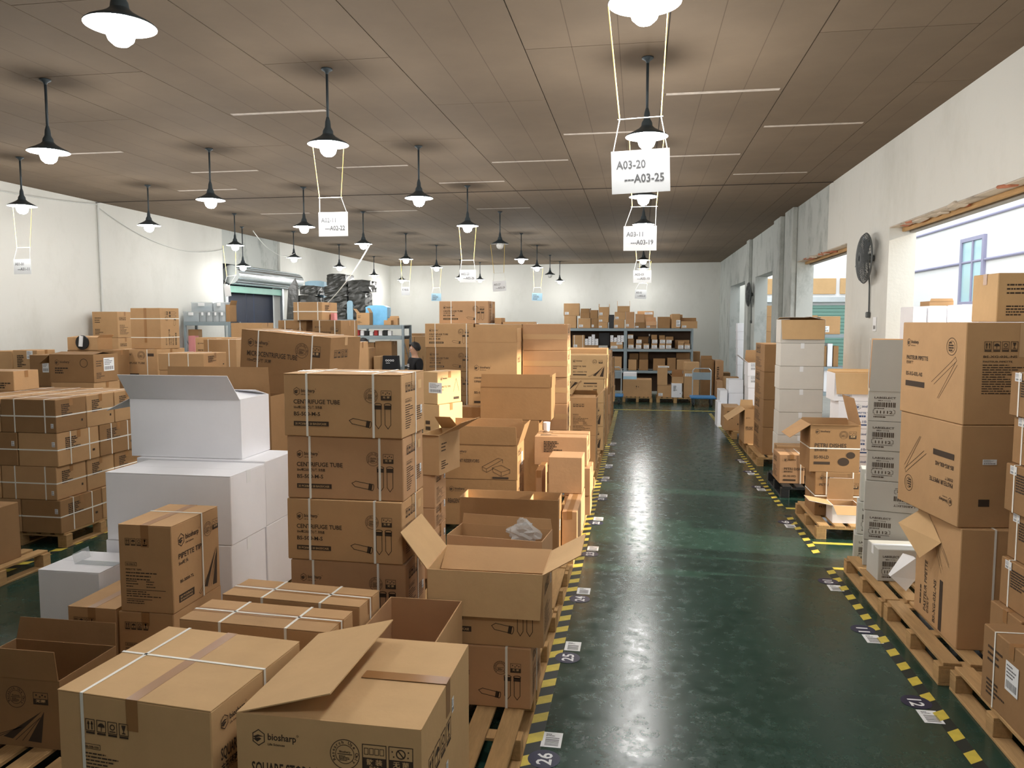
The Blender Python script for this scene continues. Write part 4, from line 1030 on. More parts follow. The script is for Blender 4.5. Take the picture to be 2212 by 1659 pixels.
# ------------------------------------------------------------------ white cartons
G2 = 'large white cartons in the left block'
WH = dict(m='white_card', ink=('ink_grey', 'paper'), tape=None)
w3 = cpx(0, 4.85, 228, 499, 1165, z0=.15, d=.5, label='bottom white carton behind the pipette tips carton', group=G2, **WH)
w2 = cpx(0, 4.85, 226, 497, 1019, z0=w3['top'], d=.5, hi=True, label='middle white carton under the open white one', group=G2, **WH)
w3b = cpx(0, 5.42, 300, 576, 1124, z0=.15, d=.5, label='lower rear white carton next to the centrifuge tube stack', group=G2, **WH)
w2b = carton((w3b['x'], 5.42, w3b['top']), w3b['w'], .5, w2['top']-w3b['top'], 0, label='upper rear white carton beneath the open white one', group=G2, **WH)
for q in (w3, w2): MB().box(q['w']+.0006, .22, q['h']-.09, q['w']+.0012, .28, q['h']).build('tape', 'paper', q['o'])
cpx(0, 5.47, 280, 519, 859, z0=w2['top'], d=.46, label='open white carton with its lid flap raised', group=G2, m='white_card', flaps={'f': 128, 'l': 205, 'b': 15, 'r': 10}, flen={'f': .25, 'l': .24, 'b': .2, 'r': .2})
wl_ = cpx(0, 4.40, 81, 214, 1229, z0=0, d=.42, label='low white carton with loose tape on its lid standing on the floor', m='white_card', tape=None, hi=True)
MB().box(.16, .14, wl_['h']+.001, wl_['w'], .22, wl_['h']+.003).add([(.16,.14,wl_['h']+.001),(.16,.3,wl_['h']+.001),(.13,.32,wl_['h']+.07),(.13,.16,wl_['h']+.06)], [(0,1,2,3)]).build('tape', 'clear_plastic', wl_['o'])
cpx(1, 6.02, 1250, 2018, 870, z0=.15, d=.3, label='big brown carton with one tall upright flap behind the open white carton', m='kraft_dark', flaps={'f': 90}, flen={'f': .245})
u0 = cpx(2, 6.75, 560, 1330, 1560, z0=.15, d=.55, label='lowest big carton under the tilted microcentrifuge carton', m='kraft_dark', prints=[('F', a_ube)], yaw=-6)
u1 = cpx(2, 6.75, 560, 1330, 1190, z0=u0['top'], d=.55, label='dark carton printed TUBE under the tilted microcentrifuge carton', m='kraft_dark', prints=[('F', a_ube)], yaw=-6)
cpx(2, 6.72, 522, 1287, 590, z0=u1['top']+.085, d=.55, hi=True, yaw=-8, tilt=R(4.6), label='tilted strapped carton printed MICROCENTRIFUGE TUBE', m='kraft_dark', straps=[('x', .20), ('x', .80)], prints=[('F', a_micro), ('R', a_side_plain)], stickers=[('T', .52, .4, .1, .06)], tape='tape_clear')

# ================================================================== storage rows left of the second aisle
for (x, y, lab) in [(-6.75,6.75,'pallet under the strapped cartons at far left'), (-6.48,5.12,'empty pallet end showing at the left edge'), (-7.9,6.75,'pallet behind the strapped cartons at far left'), (-7.9,8.5,'pallet under the shelf of lidded cartons at left'), (-9.0,11.0,'pallet under the tall cartons near the left wall'), (-7.8,10.8,'pallet under the far strapped centrifuge carton')]:
    pallet(x, y, lab)
cpx(0, 5.5, -170, -62, 1108, z0=.15, d=.5, label='brown carton cut by the left edge on the empty pallet', m='kraft_dark')
FRX, FRY = -5.66, 6.72
LSH = .338
for r_ in range(4):
    z = .15 + LSH*r_
    wide = r_ % 2 == 1
    if wide: cols = [(.62, .42, 0), (.62, .42, 0)]
    wA, dA = (.62, .42) if r_ in (1, 3) else (.44, .60)
    nx, ny = (2, 3) if r_ in (1, 3) else (3, 2)
    off = 0 if r_ > 1 else .04
    for i in range(nx):
        for j in range(ny):
            vis = (i == 0 or j == 0 or r_ == 3)
            if not vis: continue
            x = FRX - (i+1)*(wA+.015) - (.0 if r_ != 1 else .03); y = FRY + j*(dA+.015)
            nm = ['bottom', 'second', 'third', 'top'][r_]
            lab = 'strapped carton, %s far left tier, %s from its corner, %s row deep' % (nm, ('first', 'second', 'third')[i], ('front', 'second', 'third')[j])
            st = [('z', .5)] + ([('x', .25), ('x', .80)] if wA > .5 else [('y', .3), ('y', .75)])
            carton((x, y, z), wA, dA, LSH, R(random.uniform(-.25, .25)), label=lab, m='kraft_dark' if (i+j+r_) % 3 == 0 else 'kraft', straps=st, prints=[('R', a_block)], stickers=[('F', .90, .15, .03, .045)] if wA > .5 else [('F', .86, .6, .035, .05)], group='strapped cartons at far left')
LT = .15 + LSH*4
cpx(1, 7.45, -330, 100, 692, z0=LT, d=.36, label='lit carton with serif lettering lying on the far left strapped tiers', prints=[('F', a_corning)], m='kraft')
# lidded carton stack
h1 = cpx(1, 8.7, 385, 700, 778, z0=.15, d=.5, label='carton under the carton with the half raised lid at left', prints=[('R', a_faint)], stickers=[('R', .4, .85, .1, .06)])
cpx(1, 8.7, 366, 695, 572, z0=h1['top'], d=.46, label='carton with half raised lid and white label at left', m='kraft_dark', flaps={'f': 8, 'b': 6, 'l': 215, 'r': 0}, flen={'f': .2, 'b': .26, 'l': .2, 'r': .1}, prints=[('F', a_small), ('R', a_faint)], stickers=[('R', .4, .38, .2, .17)])
for i in range(4):
    cpx(1, 9.6, 215, 372, 560, z0=.4505*i, h=.449, d=.36, label='%s labelled carton in the stack left of the half raised lid' % lev(i, 4), m='kraft_dark', stickers=[('F', .62, .45, .1, .16)], group='labelled cartons at left')
    cpx(1, 10.0, 92, 275, 545, z0=.4625*i, h=.461, d=.36, label='%s labelled carton in the stack second from the left edge' % lev(i, 4), m='kraft', prints=[('F', a_block)], stickers=[('F', .58, .72, .1, .12)], group='labelled cartons at left')
    cpx(1, 10.1, -70, 90, 548, z0=.4575*i, h=.456, d=.36, label='%s carton in the stack cut by the left edge' % lev(i, 4), m='kraft', prints=[('F', a_faint)], group='labelled cartons at left')
k9 = cpx(1, 10.6, 500, 850, 538, z0=0, d=.36, label='brown carton under the open carton with a dark roll', m='kraft_dark')
fb_ = cpx(1, 10.6, 502, 725, 445, z0=k9['top'], d=.34, label='open carton with a round dark gap at left', flaps={'f': 5, 'r': 130}, flen={'f': .22, 'r': .06}, m='kraft')
rl = MB().tube((0, 0, 0), (0, .02, 0), .11, 24).tube((-.02, -.004, -.06), (.0, -.004, .1), .03, 10, mi=1).build('film_roll', ['black_plastic', 'paper'], None, (fb_['x']+fb_['w']*.52, fb_['y']-.024, fb_['z']+.115))
tag(rl, 'dark round film roll with white core before the left carton', 'roll')
cz = .15
for i in range(4):
    q = cpx(1, 11.0, 862, 1172, 548, z0=cz, h=.42, d=.75, label='%s strapped carton printed CENTRIFUGE TUBE in the left storage row' % lev(i, 4), prints=[('F', a_caps)], straps=[('x', .24), ('x', .76)], group='left row centrifuge cartons', m='kraft_dark' if i < 3 else 'kraft')
    cz = q['top']
cpx(1, 11.2, 970, 1192, 225, z0=cz, d=.44, yaw=-6, label='tall upright strapped carton against the white left wall', straps=[('z', .28), ('z', .74)], prints=[('R', a_centri_m, 90)], seam='y', drop=.55)
for i in range(5):
    cpx(1, 13.02, 682, 872, 178, z0=.0+.49*i, h=.488, d=.42, label='%s carton in the stack touching the left wall conduit' % lev(i, 5), prints=[('F', a_faint), ('R', a_side_plain)], group='cartons by the conduit', m='kraft')
d0 = cpx(1, 10.2, 1190, 1620, 690, z0=0, d=.4, label='brown carton under the long strapped carton in mid left', m='kraft')
cpx(1, 10.2, 1178, 1520, 563, z0=d0['top'], d=.62, label='long strapped carton with a printed block in mid left', straps=[('x', .24), ('x', .66)], prints=[('R', a_block)], m='kraft')
for i, (a_, b_) in enumerate(((1455, 1608), (1612, 1765))):
    z0 = 0
    for k in range(4):
        cpx(1, 12.9, a_, b_, 402, z0=.0+.495*k, h=.49, d=.4, label='%s carton of the %s stack in front of the bin shelf' % (lev(k, 4), ('left', 'right')[i]), prints=[('F', a_cart2)], group='cartons before the bin shelf')
cpx(1, 11.95, 1517, 1762, 458, z0=0, d=.4, label='strapped pipette tips carton left of the tilted microcentrifuge carton', straps=[('x', .15), ('x', .78)], prints=[('F', a_cart2)], m='kraft')
cpx(1, 14.5, 1722, 1955, 336, z0=0, d=.5, label='large plain carton in front of the dark doorway', m='kraft')
# strapped cartons behind the tilted one
z0 = .15
for nm, xl, xr, ii in (('left', 0, 425, 0), ('right', 515, 945, 1)):
    z0 = 0
    for k in range(5):
        q = cpx(14, 10.2 if ii == 0 else 9.9, xl, xr, 752, z0=z0, h=.457, d=.62, label='%s strapped carton in the %s stack behind the tilted microcentrifuge carton' % (lev(k, 5), nm), straps=[('x', .25), ('x', .78), ('y', .8)], prints=[('F', a_micro)] if ii else [('F', a_small)], m='kraft_dark', group='strapped cartons behind the tilted carton')
        z0 = q['top']
cpx(14, 10.1, 228, 660, 500, z0=z0, d=.5, label='strapped carton lying across the two stacks behind the tilted carton', straps=[('x', .17), ('x', .85), ('z', .48)], prints=[('R', a_block)], m='kraft', yaw=-2)
tub = cpx(14, 10.3, 787, 850, 662, z0=z0, d=.1, label='small pink and white tub beside the lying strapped carton', m='pink', tape=None, name='plastic_tub', cat='tub')
cpx(14, 9.2, 1078, 1186, 1098, z0=0, d=.4, label='narrow strapped carton at the right end of the tilted carton', straps=[('x', .6)], m='kraft', prints=[('F', a_block)])

# ================================================================== racks
def rack(x, y, w, d, levels, label, name='storage_rack', brace=True, back=None, m='steel_grey', deckm='steel_dark'):
    r = empty(name, (x, y, 0)); H_ = max(levels)
    for px_ in (0, w-.05):
        for py_ in (0, d-.05): MB().cbox(px_, py_, 0, px_+.05, py_+.05, H_, .004).build('post', m, r)
    for z in levels:
        for py_ in (-.004, d-.04): MB().cbox(.05, py_, z-.085, w-.05, py_+.044, z-.004, .004).build('beam', m, r)
        MB().box(.01, .02, z-.03, w-.01, d-.02, z-.002).build('shelf_deck', deckm, r)
    if back:
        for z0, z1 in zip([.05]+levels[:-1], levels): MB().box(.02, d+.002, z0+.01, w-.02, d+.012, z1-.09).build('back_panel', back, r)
    if brace:
        for px_ in (.02, w-.03):
            for k in range(3):
                a_, b_ = .1+k*.6, .1+(k+1)*.6
                MB().tube((px_, .03, a_ if k % 2 else b_), (px_, d-.03, b_ if k % 2 else a_), .01, 6).build('brace', m, r)
    return tag(r, label, 'rack')
# ---- back shelf (two bays)
BY = 24.0
def kz(y): return atY(*px(15, 900, y), BY).z
def kx(x, y=500): return atY(*px(15, x, y), BY).x
Z1, Z2, Z3 = kz(478), kz(785), kz(1105)
xA, xB, xC = kx(-280), kx(908), kx(1922)
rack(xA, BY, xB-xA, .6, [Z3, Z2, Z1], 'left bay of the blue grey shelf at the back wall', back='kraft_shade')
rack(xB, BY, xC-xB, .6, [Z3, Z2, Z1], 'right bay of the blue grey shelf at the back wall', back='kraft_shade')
def sh(x0, x1, y0, z, label, d=.4, Y=BY+.04, m='kraft', flaps=None, stick=True, top=None, group='cartons on the back shelf', **kw):
    a_, b_ = atY(*px(15, x0, y0), Y), atY(*px(15, x1, y0), Y)
    h = a_.z - z
    st = kw.pop('stickers', [('F', .08, .1, min(.12, (b_.x-a_.x)*.3), min(.08, h*.3))] if stick else ())
    return carton((a_.x, Y, z), b_.x-a_.x, d, h, R(random.uniform(-.4, .4)), label=label, m=m, flaps=flaps, stickers=st, group=group, **kw)
top = 'on top of the back shelf'
q = sh(-10, 172, 292, Z1, 'lower brown carton at the left end %s' % top); sh(-15, 215, 105, q['top'], 'upper brown carton at the left end %s' % top)
q = sh(200, 388, 328, Z1, 'low wide labelled carton second from left %s' % top); sh(232, 370, 250, q['top'], 'dark open carton stacked second from left %s' % top, m='kraft_dark', flaps={'f': 90, 'b': 100}, flen=.14, stick=False, d=.3)
q = sh(395, 498, 330, Z1, 'dark lower carton third from left %s' % top, m='kraft_dark'); sh(378, 492, 205, q['top'], 'dark upper carton third from left %s' % top, m='kraft_dark', flaps={'l': 88}, flen=.06, stick=False)
q = sh(500, 642, 388, Z1, 'lowest carton of the triple pile %s' % top); q = sh(500, 655, 295, q['top'], 'middle carton of the triple pile %s' % top); sh(508, 660, 160, q['top'], 'open topmost carton of the triple pile %s' % top, flaps={'l': 88, 'r': 92}, flen=.1)
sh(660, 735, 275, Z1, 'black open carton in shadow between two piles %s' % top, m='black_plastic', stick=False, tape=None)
q = sh(732, 890, 352, Z1, 'lower labelled carton left of the centre post %s' % top); q2 = sh(745, 905, 232, q['top'], 'upper labelled carton left of the centre post %s' % top); sh(785, 970, 145, q2['top'], 'open empty carton crowning the pile at the centre post %s' % top, flaps={'l': 92, 'r': 88}, flen=.16, stick=False, d=.3)
sh(910, 1040, 232, Z1, 'tall upright carton at the centre post %s' % top, m='kraft_rose')
q = sh(1045, 1198, 392, Z1, 'lower carton right of the centre post %s' % top, m='kraft_dark'); sh(1055, 1192, 262, q['top'], 'upper carton with a slot right of the centre post %s' % top, m='kraft_rose', stick=False)
sh(1085, 1328, 220, Z1, 'wide flat carton with a white label behind the others %s' % top, Y=BY+.46, d=.12, stickers=[('F', .45, .80, .24, .07)])
sh(1210, 1372, 375, Z1, 'carton with a folded lid right of centre %s' % top, m='kraft_rose', flaps={'f': 250, 'b': 95}, flen=.13)
sh(1388, 1572, 305, Z1, 'dark greyish carton right of centre %s' % top, m='kraft_dark', stick=False)
sh(1596, 1725, 262, Z1, 'tall pale carton near the right end %s' % top, stickers=[('F', .55, .12, .12, .2)]); sh(1572, 1760, 272, Z1, 'brown carton behind the tall pale one %s' % top, Y=BY+.46, d=.12, stick=False)
sh(1736, 1980, 372, Z1, 'wide open carton overhanging the right end %s' % top, flaps={'b': 60, 'l': 110}, flen=.12)
# second level, left bay: small white boxes
def grid(cols, x_step, x0, ytop_row, hpx, z, label, Y=BY+.05):
    for i, n in enumerate(cols):
        for k in range(n):
            A_ = atY(*px(15, x0+i*x_step, 700), Y); w = 46/6.913*Y/F; h = hpx/6.913*Y/F
            o = MB().cbox(0, 0, 0, w*.96, .12, h*.97, .003).build('small_box', 'white_card', None, (A_.x, Y, z+k*h), (0, 0, R(random.uniform(-3, 3))))
            st_ = put('printed_mark', art_mesh(a_block, w*.96, h*.97, ('ink_grey',)), o); st_.matrix_basis = face_mx('F', w*.96, .12, h*.97)[0]
            tag(o, label, 'box', label)
tray = sh(290, 500, 730, Z2, 'flat open tray under the small white boxes on the back shelf', m='kraft_dark', d=.35, stick=False)
grid((3, 4, 5, 3), 51, 300, 0, 32, tray['top'], 'one of the tiny white boxes piled on the flat tray of the back shelf')
wb = sh(680, 868, 682, Z2, 'labelled brown carton under tiny white boxes left of the centre post', stickers=[('F', .5, .62, .17, .07), ('F', .05, .05, .2, .08)])
grid((3, 2, 3, 3), 52, 680, 0, 33, wb['top'], 'one of the tiny white boxes piled on the labelled brown carton')
sh(118, 295, 580, Z2, 'strapped brown carton at the left of the middle shelf', straps=[('x', .85), ('x', .15)], d=.35)
sh(505, 640, 735, Z2, 'flat grey tray on the middle shelf', m='grey_card', d=.35)
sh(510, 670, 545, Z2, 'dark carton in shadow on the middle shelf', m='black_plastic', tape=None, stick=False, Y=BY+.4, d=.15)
# second level, right bay: white-fronted cartons
lowx = [945, 1060, 1175, 1295, 1412, 1508, 1690, 1785]
for i, x in enumerate(lowx):
    q = sh(x, x+86, 707, Z2, '%s white labelled box in the lower row of the right shelf bay' % ['first', 'second', 'third', 'fourth', 'fifth', 'sixth', 'seventh', 'last'][i], m='kraft', stickers=[('F', .06, .08, .155, .105)], d=.4)
    if i in (1, 3, 4, 5):
        q = sh(x+6, x+90, 642 if i < 5 else 662, q['top'], 'white labelled box on the %s box of the right shelf bay' % {1: 'second', 3: 'fourth', 4: 'fifth', 5: 'sixth'}[i], stickers=[('F', .06, .08, .155, .10)], d=.4)
        if i in (3, 4, 5): sh(x-2, x+84 if i < 5 else x+115, 575 if i == 3 else 582 if i == 4 else 602, q['top'], 'dark brown carton topping the %s pile of the right shelf bay' % {3: 'fourth', 4: 'fifth', 5: 'sixth'}[i], m='kraft_dark', stick=False)
    if i == 0:
        q = sh(x-2, x+86, 637, q['top'], 'brown carton in the first pile of the right shelf bay', m='kraft_dark', stick=False); sh(x-5, x+78, 568, q['top'], 'white labelled box topping the first pile of the right shelf bay', stickers=[('F', .06, .08, .155, .105)])
    if i == 6: sh(x, x+92, 668, q['top'], 'brown carton with torn lid on the seventh box of the right shelf bay', m='kraft', stick=False)
sh(1090, 1260, 600, Z2, 'dark wide carton behind the white labelled boxes', m='kraft_dark', Y=BY+.46, d=.12, stick=False)
sh(1645, 1862, 652, Z2, 'wide brown carton behind the last white labelled boxes', m='kraft', Y=BY+.46, d=.12, stick=False)
bt = MB().lathe([(0,0),(.035,0),(.035,.3),(.012,.36),(.012,.4)], 12).lathe([(.02,.39),(.02,.45),(0,.45)], 10, mi=1).build('bottle', ['black_plastic', 'paper'], None, (kx(1268), BY+.36, Z2)); tag(bt, 'black bottle with white cap on the right shelf bay', 'bottle')
# third level
for (x0, x1, y0, Y_, m_, lab) in [(950, 1072, 945, BY+.04, 'kraft', 'carton at the left front of the lowest shelf'), (965, 1100, 850, BY+.46, 'kraft_dark', 'dark tall carton at the left back of the lowest shelf'), (1112, 1246, 945, BY+.04, 'kraft_dark', 'second carton on the lowest shelf'), (1112, 1246, 830, BY+.46, 'kraft_dark', 'tall dark carton behind the second one on the lowest shelf'),
        (1322, 1500, 930, BY+.04, 'kraft_dark', 'wide dark carton in the middle of the lowest shelf'), (1532, 1660, 920, BY+.04, 'kraft_dark', 'dark carton right of the middle of the lowest shelf'), (1672, 1880, 945, BY+.04, 'kraft', 'pale carton at the right end of the lowest shelf'), (1665, 1870, 840, BY+.46, 'kraft_dark', 'dark carton at the right back of the lowest shelf')]:
    sh(x0, x1, y0, Z3, lab, Y=Y_, m=m_, stick=False, d=.4 if Y_ < BY+.3 else .12)
for (x0, x1, y0, lab) in [(690, 850, 900, 'carton with hanging lid on the lowest shelf of the left bay'), (400, 640, 900, 'carton on the lowest shelf of the left bay')]: sh(x0, x1, y0, Z3, lab, stick=False)
# pallets in front of the shelf
pA = pallet(atY(*px(15, 862, 1500), 21.7).x, 21.7, 'pallet under the big carton with a drop mark before the back shelf', sx=.75, sy=.9)
pB = pallet(atY(*px(15, 1370, 1500), 21.7).x, 21.7, 'pallet under mixed cartons before the back shelf', sx=.93, sy=.9)
FY = 21.75
q = sh(868, 1300, 1242, .15, 'big carton with a drop mark on a pallet before the back shelf', Y=FY, d=.7, stick=False, prints=[('F', a_drop)], group=None)
w_ = sh(872, 1075, 1138, q['top'], 'white and pale blue box lying on the big carton with a drop mark', Y=FY+.1, m='white_card', stick=False, group=None, tape=None)
MB().box(0, -.002, 0, w_['w'], -.0008, w_['h']*.45).build('blue_band', 'blue_wrap', w_['o'])
q = sh(1385, 1592, 1328, .15, 'low brown carton under the tall slim carton before the back shelf', Y=FY, d=.5, group=None); q2 = sh(1388, 1535, 1042, q['top'], 'tall slim carton on the low brown carton before the back shelf', Y=FY, d=.4, group=None, stickers=[('F', .05, .93, .3, .04)])
q = sh(1595, 1752, 1300, .15, 'white box under an open carton before the back shelf', Y=FY-.05, m='white_card', group=None, stick=False, prints=[('F', a_block)], ink=('ink_grey', 'paper')); sh(1600, 1775, 1200, q['top'], 'open carton on the white box before the back shelf', Y=FY, group=None, flaps={'l': 130, 'r': 95, 'b': 80}, flen=.18, stick=False)
q = sh(1782, 2010, 1105, .15, 'tall brown carton behind the platform trolley', Y=FY, d=.5, group=None, stickers=[('F', .06, .78, .38, .08)]); sh(1785, 2012, 985, q['top'], 'square carton on the tall brown carton behind the trolley', Y=FY, d=.5, group=None, stick=False)
sh(1350, 1510, 1020, Z3, 'carton with white label leaning on the lower shelf edge', Y=BY-.42, d=.36, stickers=[('F', .2, .9, .4, .05)], group=None) if False else None
# brown stacks right of the shelf
def c4(Y, x0, x1, y0, lab, z0=0, **kw): return cpx(4, Y, x0, x1, y0, z0=z0, label=lab, **kw)
c4(25.0, 1500, 1572, 700, 'brown carton stack end right of the back shelf', m='kraft_dark', d=.4)
c4(23.2, 1740, 1826, 800, 'big rose carton standing at the right of the back shelf', m='kraft_rose', d=.8, prints=[('F', a_block)])
c4(23.4, 1590, 1722, 790, 'dark open side carton beside the big rose one', m='kraft_dark', d=.6, flaps={'b': 100}, flen=.1)
c4(22.2, 1750, 1815, 1020, 'small rose carton under the big rose carton', m='kraft_rose', d=.4)
c4(24.4, 1815, 1900, 930, 'brown carton at the corner by the right wall', m='kraft_dark', d=.5)
c4(22.75, 1830, 1990, 975, 'low brown carton near the right wall corner', m='kraft', d=.35)
# platform trolleys
def trolley(Y, dx0, dx1, dy, hx0, hx1, hy, label, k=4):
    A_, B_ = atY(*px(k, dx0, dy), Y), atY(*px(k, dx1, dy), Y); w = B_.x-A_.x
    dz = max(.16, A_.z)
    r = empty('platform_trolley', (A_.x, Y, 0))
    MB().cbox(0, 0, dz-.05, w, .6, dz, .015).build('deck', 'blue_deck', r)
    hl, hr = atY(*px(k, hx0, hy), Y+.5), atY(*px(k, hx1, hy), Y+.5)
    a_, b_ = hl.x-A_.x, hr.x-A_.x; zt = hl.z
    MB().path([Vector((a_,.56,dz)), Vector((a_,.56,zt-.06)), Vector((a_+.06,.56,zt)), Vector((b_-.06,.56,zt)), Vector((b_,.56,zt-.06)), Vector((b_,.56,dz))], .016, 10).build('handle', 'galvanised', r)
    MB().cbox(a_, .545, dz+.42, b_, .575, dz+.62, .004).build('handle_panel', 'steel_grey', r)
    for x in (.08, w-.12):
        for y in (.08, .5):
            c = MB().tube((x-.016, y, .055), (x+.016, y, .055), .055, 16).build('wheel', 'black_plastic', r); MB().cbox(x-.03, y-.025, .055, x+.03, y+.025, dz-.05, .004).build('caster_fork', 'steel_dark', c)
    tag(r, label, 'trolley', 'platform trolleys')
trolley(20.75, 1468, 1748, 1195, 1492, 1692, 885, 'blue platform trolley with a chrome handle at the end of the aisle')
trolley(21.0, 560, 735, 1175, 540, 715, 870, 'blue platform trolley half hidden behind the far left stacks')

# ---- rack by the person, with goods
ra = atY(766, 702, 16.2); rb_ = atY(872, 702, 16.2)
rack(ra.x-.6, 16.2, rb_.x-ra.x+.6, .6, [.5, 1.28, 1.95, ra.z], 'grey steel rack beside the person in black')
def s14(Y, x0, x1, y0, z0, lab, **kw): return cpx(14, Y, x0, x1, y0, z0=z0, label=lab, **kw)
q = s14(16.25, 1175, 1368, 660, ra.z, 'open small carton on top of the grey rack', d=.22, flaps={'l': 130, 'r': 60}, flen=.12, prints=[('F', a_faint)])
s14(16.3, 1582, 1690, 770, ra.z, 'rounded small brown parcel on top of the grey rack', d=.25); s14(16.45, 1640, 1790, 740, ra.z, 'flat open carton at the right of the grey rack top', d=.12, flaps={'b': 100}, flen=.05)
s14(16.5, 1310, 1630, 555, ra.z, 'bright blue wrapped block on the grey rack', d=.3, m='blue_bright', tape=None, name='wrapped_block', cat='parcel', yaw=2) if False else None
rnb = random.Random(6)
for i in range(9):
    x = ra.x - .1 + i*.105
    b_ = MB().cbox(0, 0, 0, .08, .12, rnb.uniform(.09, .13), .006).build('small_box', ['paper', 'red', 'white_card', 'black_plastic'][i % 4], None, (x, 16.25, 1.95)); tag(b_, 'small %s box %s on the upper level of the grey rack' % (['white', 'red', 'pale', 'black'][i % 4], ['at the left end', 'second along', 'third along', 'fourth along', 'in the middle', 'just past the middle', 'seventh along', 'eighth along', 'at the right end'][i]), 'box', 'small boxes on the grey rack')
s14(16.24, 1450, 1700, 1085, 1.28, 'dark carton with taped seam on the middle level of the grey rack', m='kraft_dark', d=.4); s14(16.24, 1200, 1440, 1105, 1.28, 'brown flat carton on the middle level of the grey rack', m='kraft_dark', d=.4)
s14(15.2, 1186, 1365, 1185, 0, 'brown carton with a handle mark before the grey rack', d=.4, prints=[('F', a_drop)]); s14(15.3, 1430, 1535, 1310, 0, 'low brown carton before the grey rack', d=.4)
for k in range(3):
    s14(18.2, (1890, 0, 2045)[k], (2040, 0, 2200)[k], 1010, 0, 'leaf printed carton %s behind the person' % ('left', 'high', 'right')[k], d=.4 , prints=[('F', a_cart2)]) if k != 1 else cpx(14, 18.9, 1975, 2150, 968, z0=0, d=.35, label='tall leaf printed carton behind the person', prints=[('F', a_cart2)])
# wrapped parcels standing on a second rack
rl0, rl1 = atY(612, 690, 17.6), atY(772, 690, 17.6)
rack(rl0.x, 17.6, rl1.x-rl0.x, .8, [.7, 1.5, rl0.z], 'rack under the black wrapped parcels')
TZ = rl0.z
def parcel(x0, x1, y0, z0, lab, m='black_wrap', Y=17.65, d=.5, irr=.05, seed=1):
    A_, B_ = atY(*px(14, x0, y0), Y), atY(*px(14, x1, y0), Y); w, h = B_.x-A_.x, A_.z-z0
    rn = random.Random(seed); nx, ny, nz = 6, 5, 5; V = {}; b = MB(); vl = []
    def vid(i, j, k):
        if (i, j, k) not in V:
            n = lambda: rn.uniform(-irr, irr)
            bx = 1-.10*((2*abs(i/nx-.5))**4) * (k/nz)**3
            V[i, j, k] = len(vl); vl.append((w*i/nx + n()*w*.5*(0 if 0 else 1), d*j/ny + n()*d*.5, h*(k/nz)*bx + (n()*h*.4 if k else 0)))
        return V[i, j, k]
    fs = []
    for i in range(nx):
        for j in range(ny): fs += [(vid(i,j,0), vid(i,j+1,0), vid(i+1,j+1,0), vid(i+1,j,0)), (vid(i,j,nz), vid(i+1,j,nz), vid(i+1,j+1,nz), vid(i,j+1,nz))]
    for i in range(nx):
        for k in range(nz): fs += [(vid(i,0,k), vid(i+1,0,k), vid(i+1,0,k+1), vid(i,0,k+1)), (vid(i,ny,k), vid(i,ny,k+1), vid(i+1,ny,k+1), vid(i+1,ny,k))]
    for j in range(ny):
        for k in range(nz): fs += [(vid(0,j,k), vid(0,j,k+1), vid(0,j+1,k+1), vid(0,j+1,k)), (vid(nx,j,k), vid(nx,j+1,k), vid(nx,j+1,k+1), vid(nx,j,k+1))]
    b.add(vl, fs); o = b.build('wrapped_parcel', m, None, (A_.x, Y, z0))
    tag(o, lab, 'parcel', 'wrapped parcels on the rack'); return A_.z
z = parcel(240, 590, 400, TZ, 'lower black wrapped parcel at the left of the parcel pile', seed=2, Y=17.7, d=.45); parcel(330, 575, 255, z+.02, 'slanted black wrapped parcel at the left of the parcel pile', seed=3, Y=17.7, d=.45)
z = parcel(590, 685, 360, TZ, 'pale blue wrapped box behind the left black parcels', 'blue_wrap', 18.2, .19, .01, 4); parcel(405, 690, 185, z, 'upper pale blue wrapped box in the parcel pile', 'blue_wrap', 18.2, .19, .01, 5)
z = TZ
for i, (x0, x1, y0) in enumerate(((870, 1020, 590), (692, 1035, 415), (692, 1030, 255), (730, 1010, 80))): z = parcel(x0 if i else 700, x1, y0, z, '%s black wrapped parcel of the tall centre pile' % lev(i, 4), seed=10+i, d=.55)
parcel(1032, 1118, 480, TZ, 'slim pale blue box between black parcels', 'blue_wrap', 17.62, .2, .01, 20)
z = parcel(1125, 1360, 540, TZ, 'lower black parcel of the right pile', seed=21); z = parcel(1060, 1300, 345, z, 'middle creased black parcel of the right pile', seed=22); parcel(1045, 1365, 170, z, 'upper black parcel of the right pile with white label', seed=23)
parcel(1310, 1632, 550, ra.z+.0, 'bright blue wrapped bundle on the grey rack', 'blue_bright', 16.5, .25, .02, 24)
sheet = MB().add([(0,0,0),(.05,.02,.75),(.22,.05,1.0),(.3,.05,.8),(.28,.03,0),(0,.012,0),(.05,.032,.75),(.22,.062,1.0),(.3,.062,.8),(.28,.042,0)], [(0,4,3,2,1),(5,6,7,8,9),(0,1,6,5),(1,2,7,6),(2,3,8,7),(3,4,9,8),(4,0,5,9)]).build('film_sheet', 'black_wrap', None, (atY(*px(14, 130, 700), 17.6).x, 17.602, TZ)); tag(sheet, 'grey film sheet draped left of the black parcels', 'film')
swag('loose_cable', LPOS[14] + Vector((.15, 0, 0)), Vector((rl0.x+.55, 17.55, TZ)), .25, .012, 'rope_white', 'loose white cable hanging from a lamp to the black parcels')
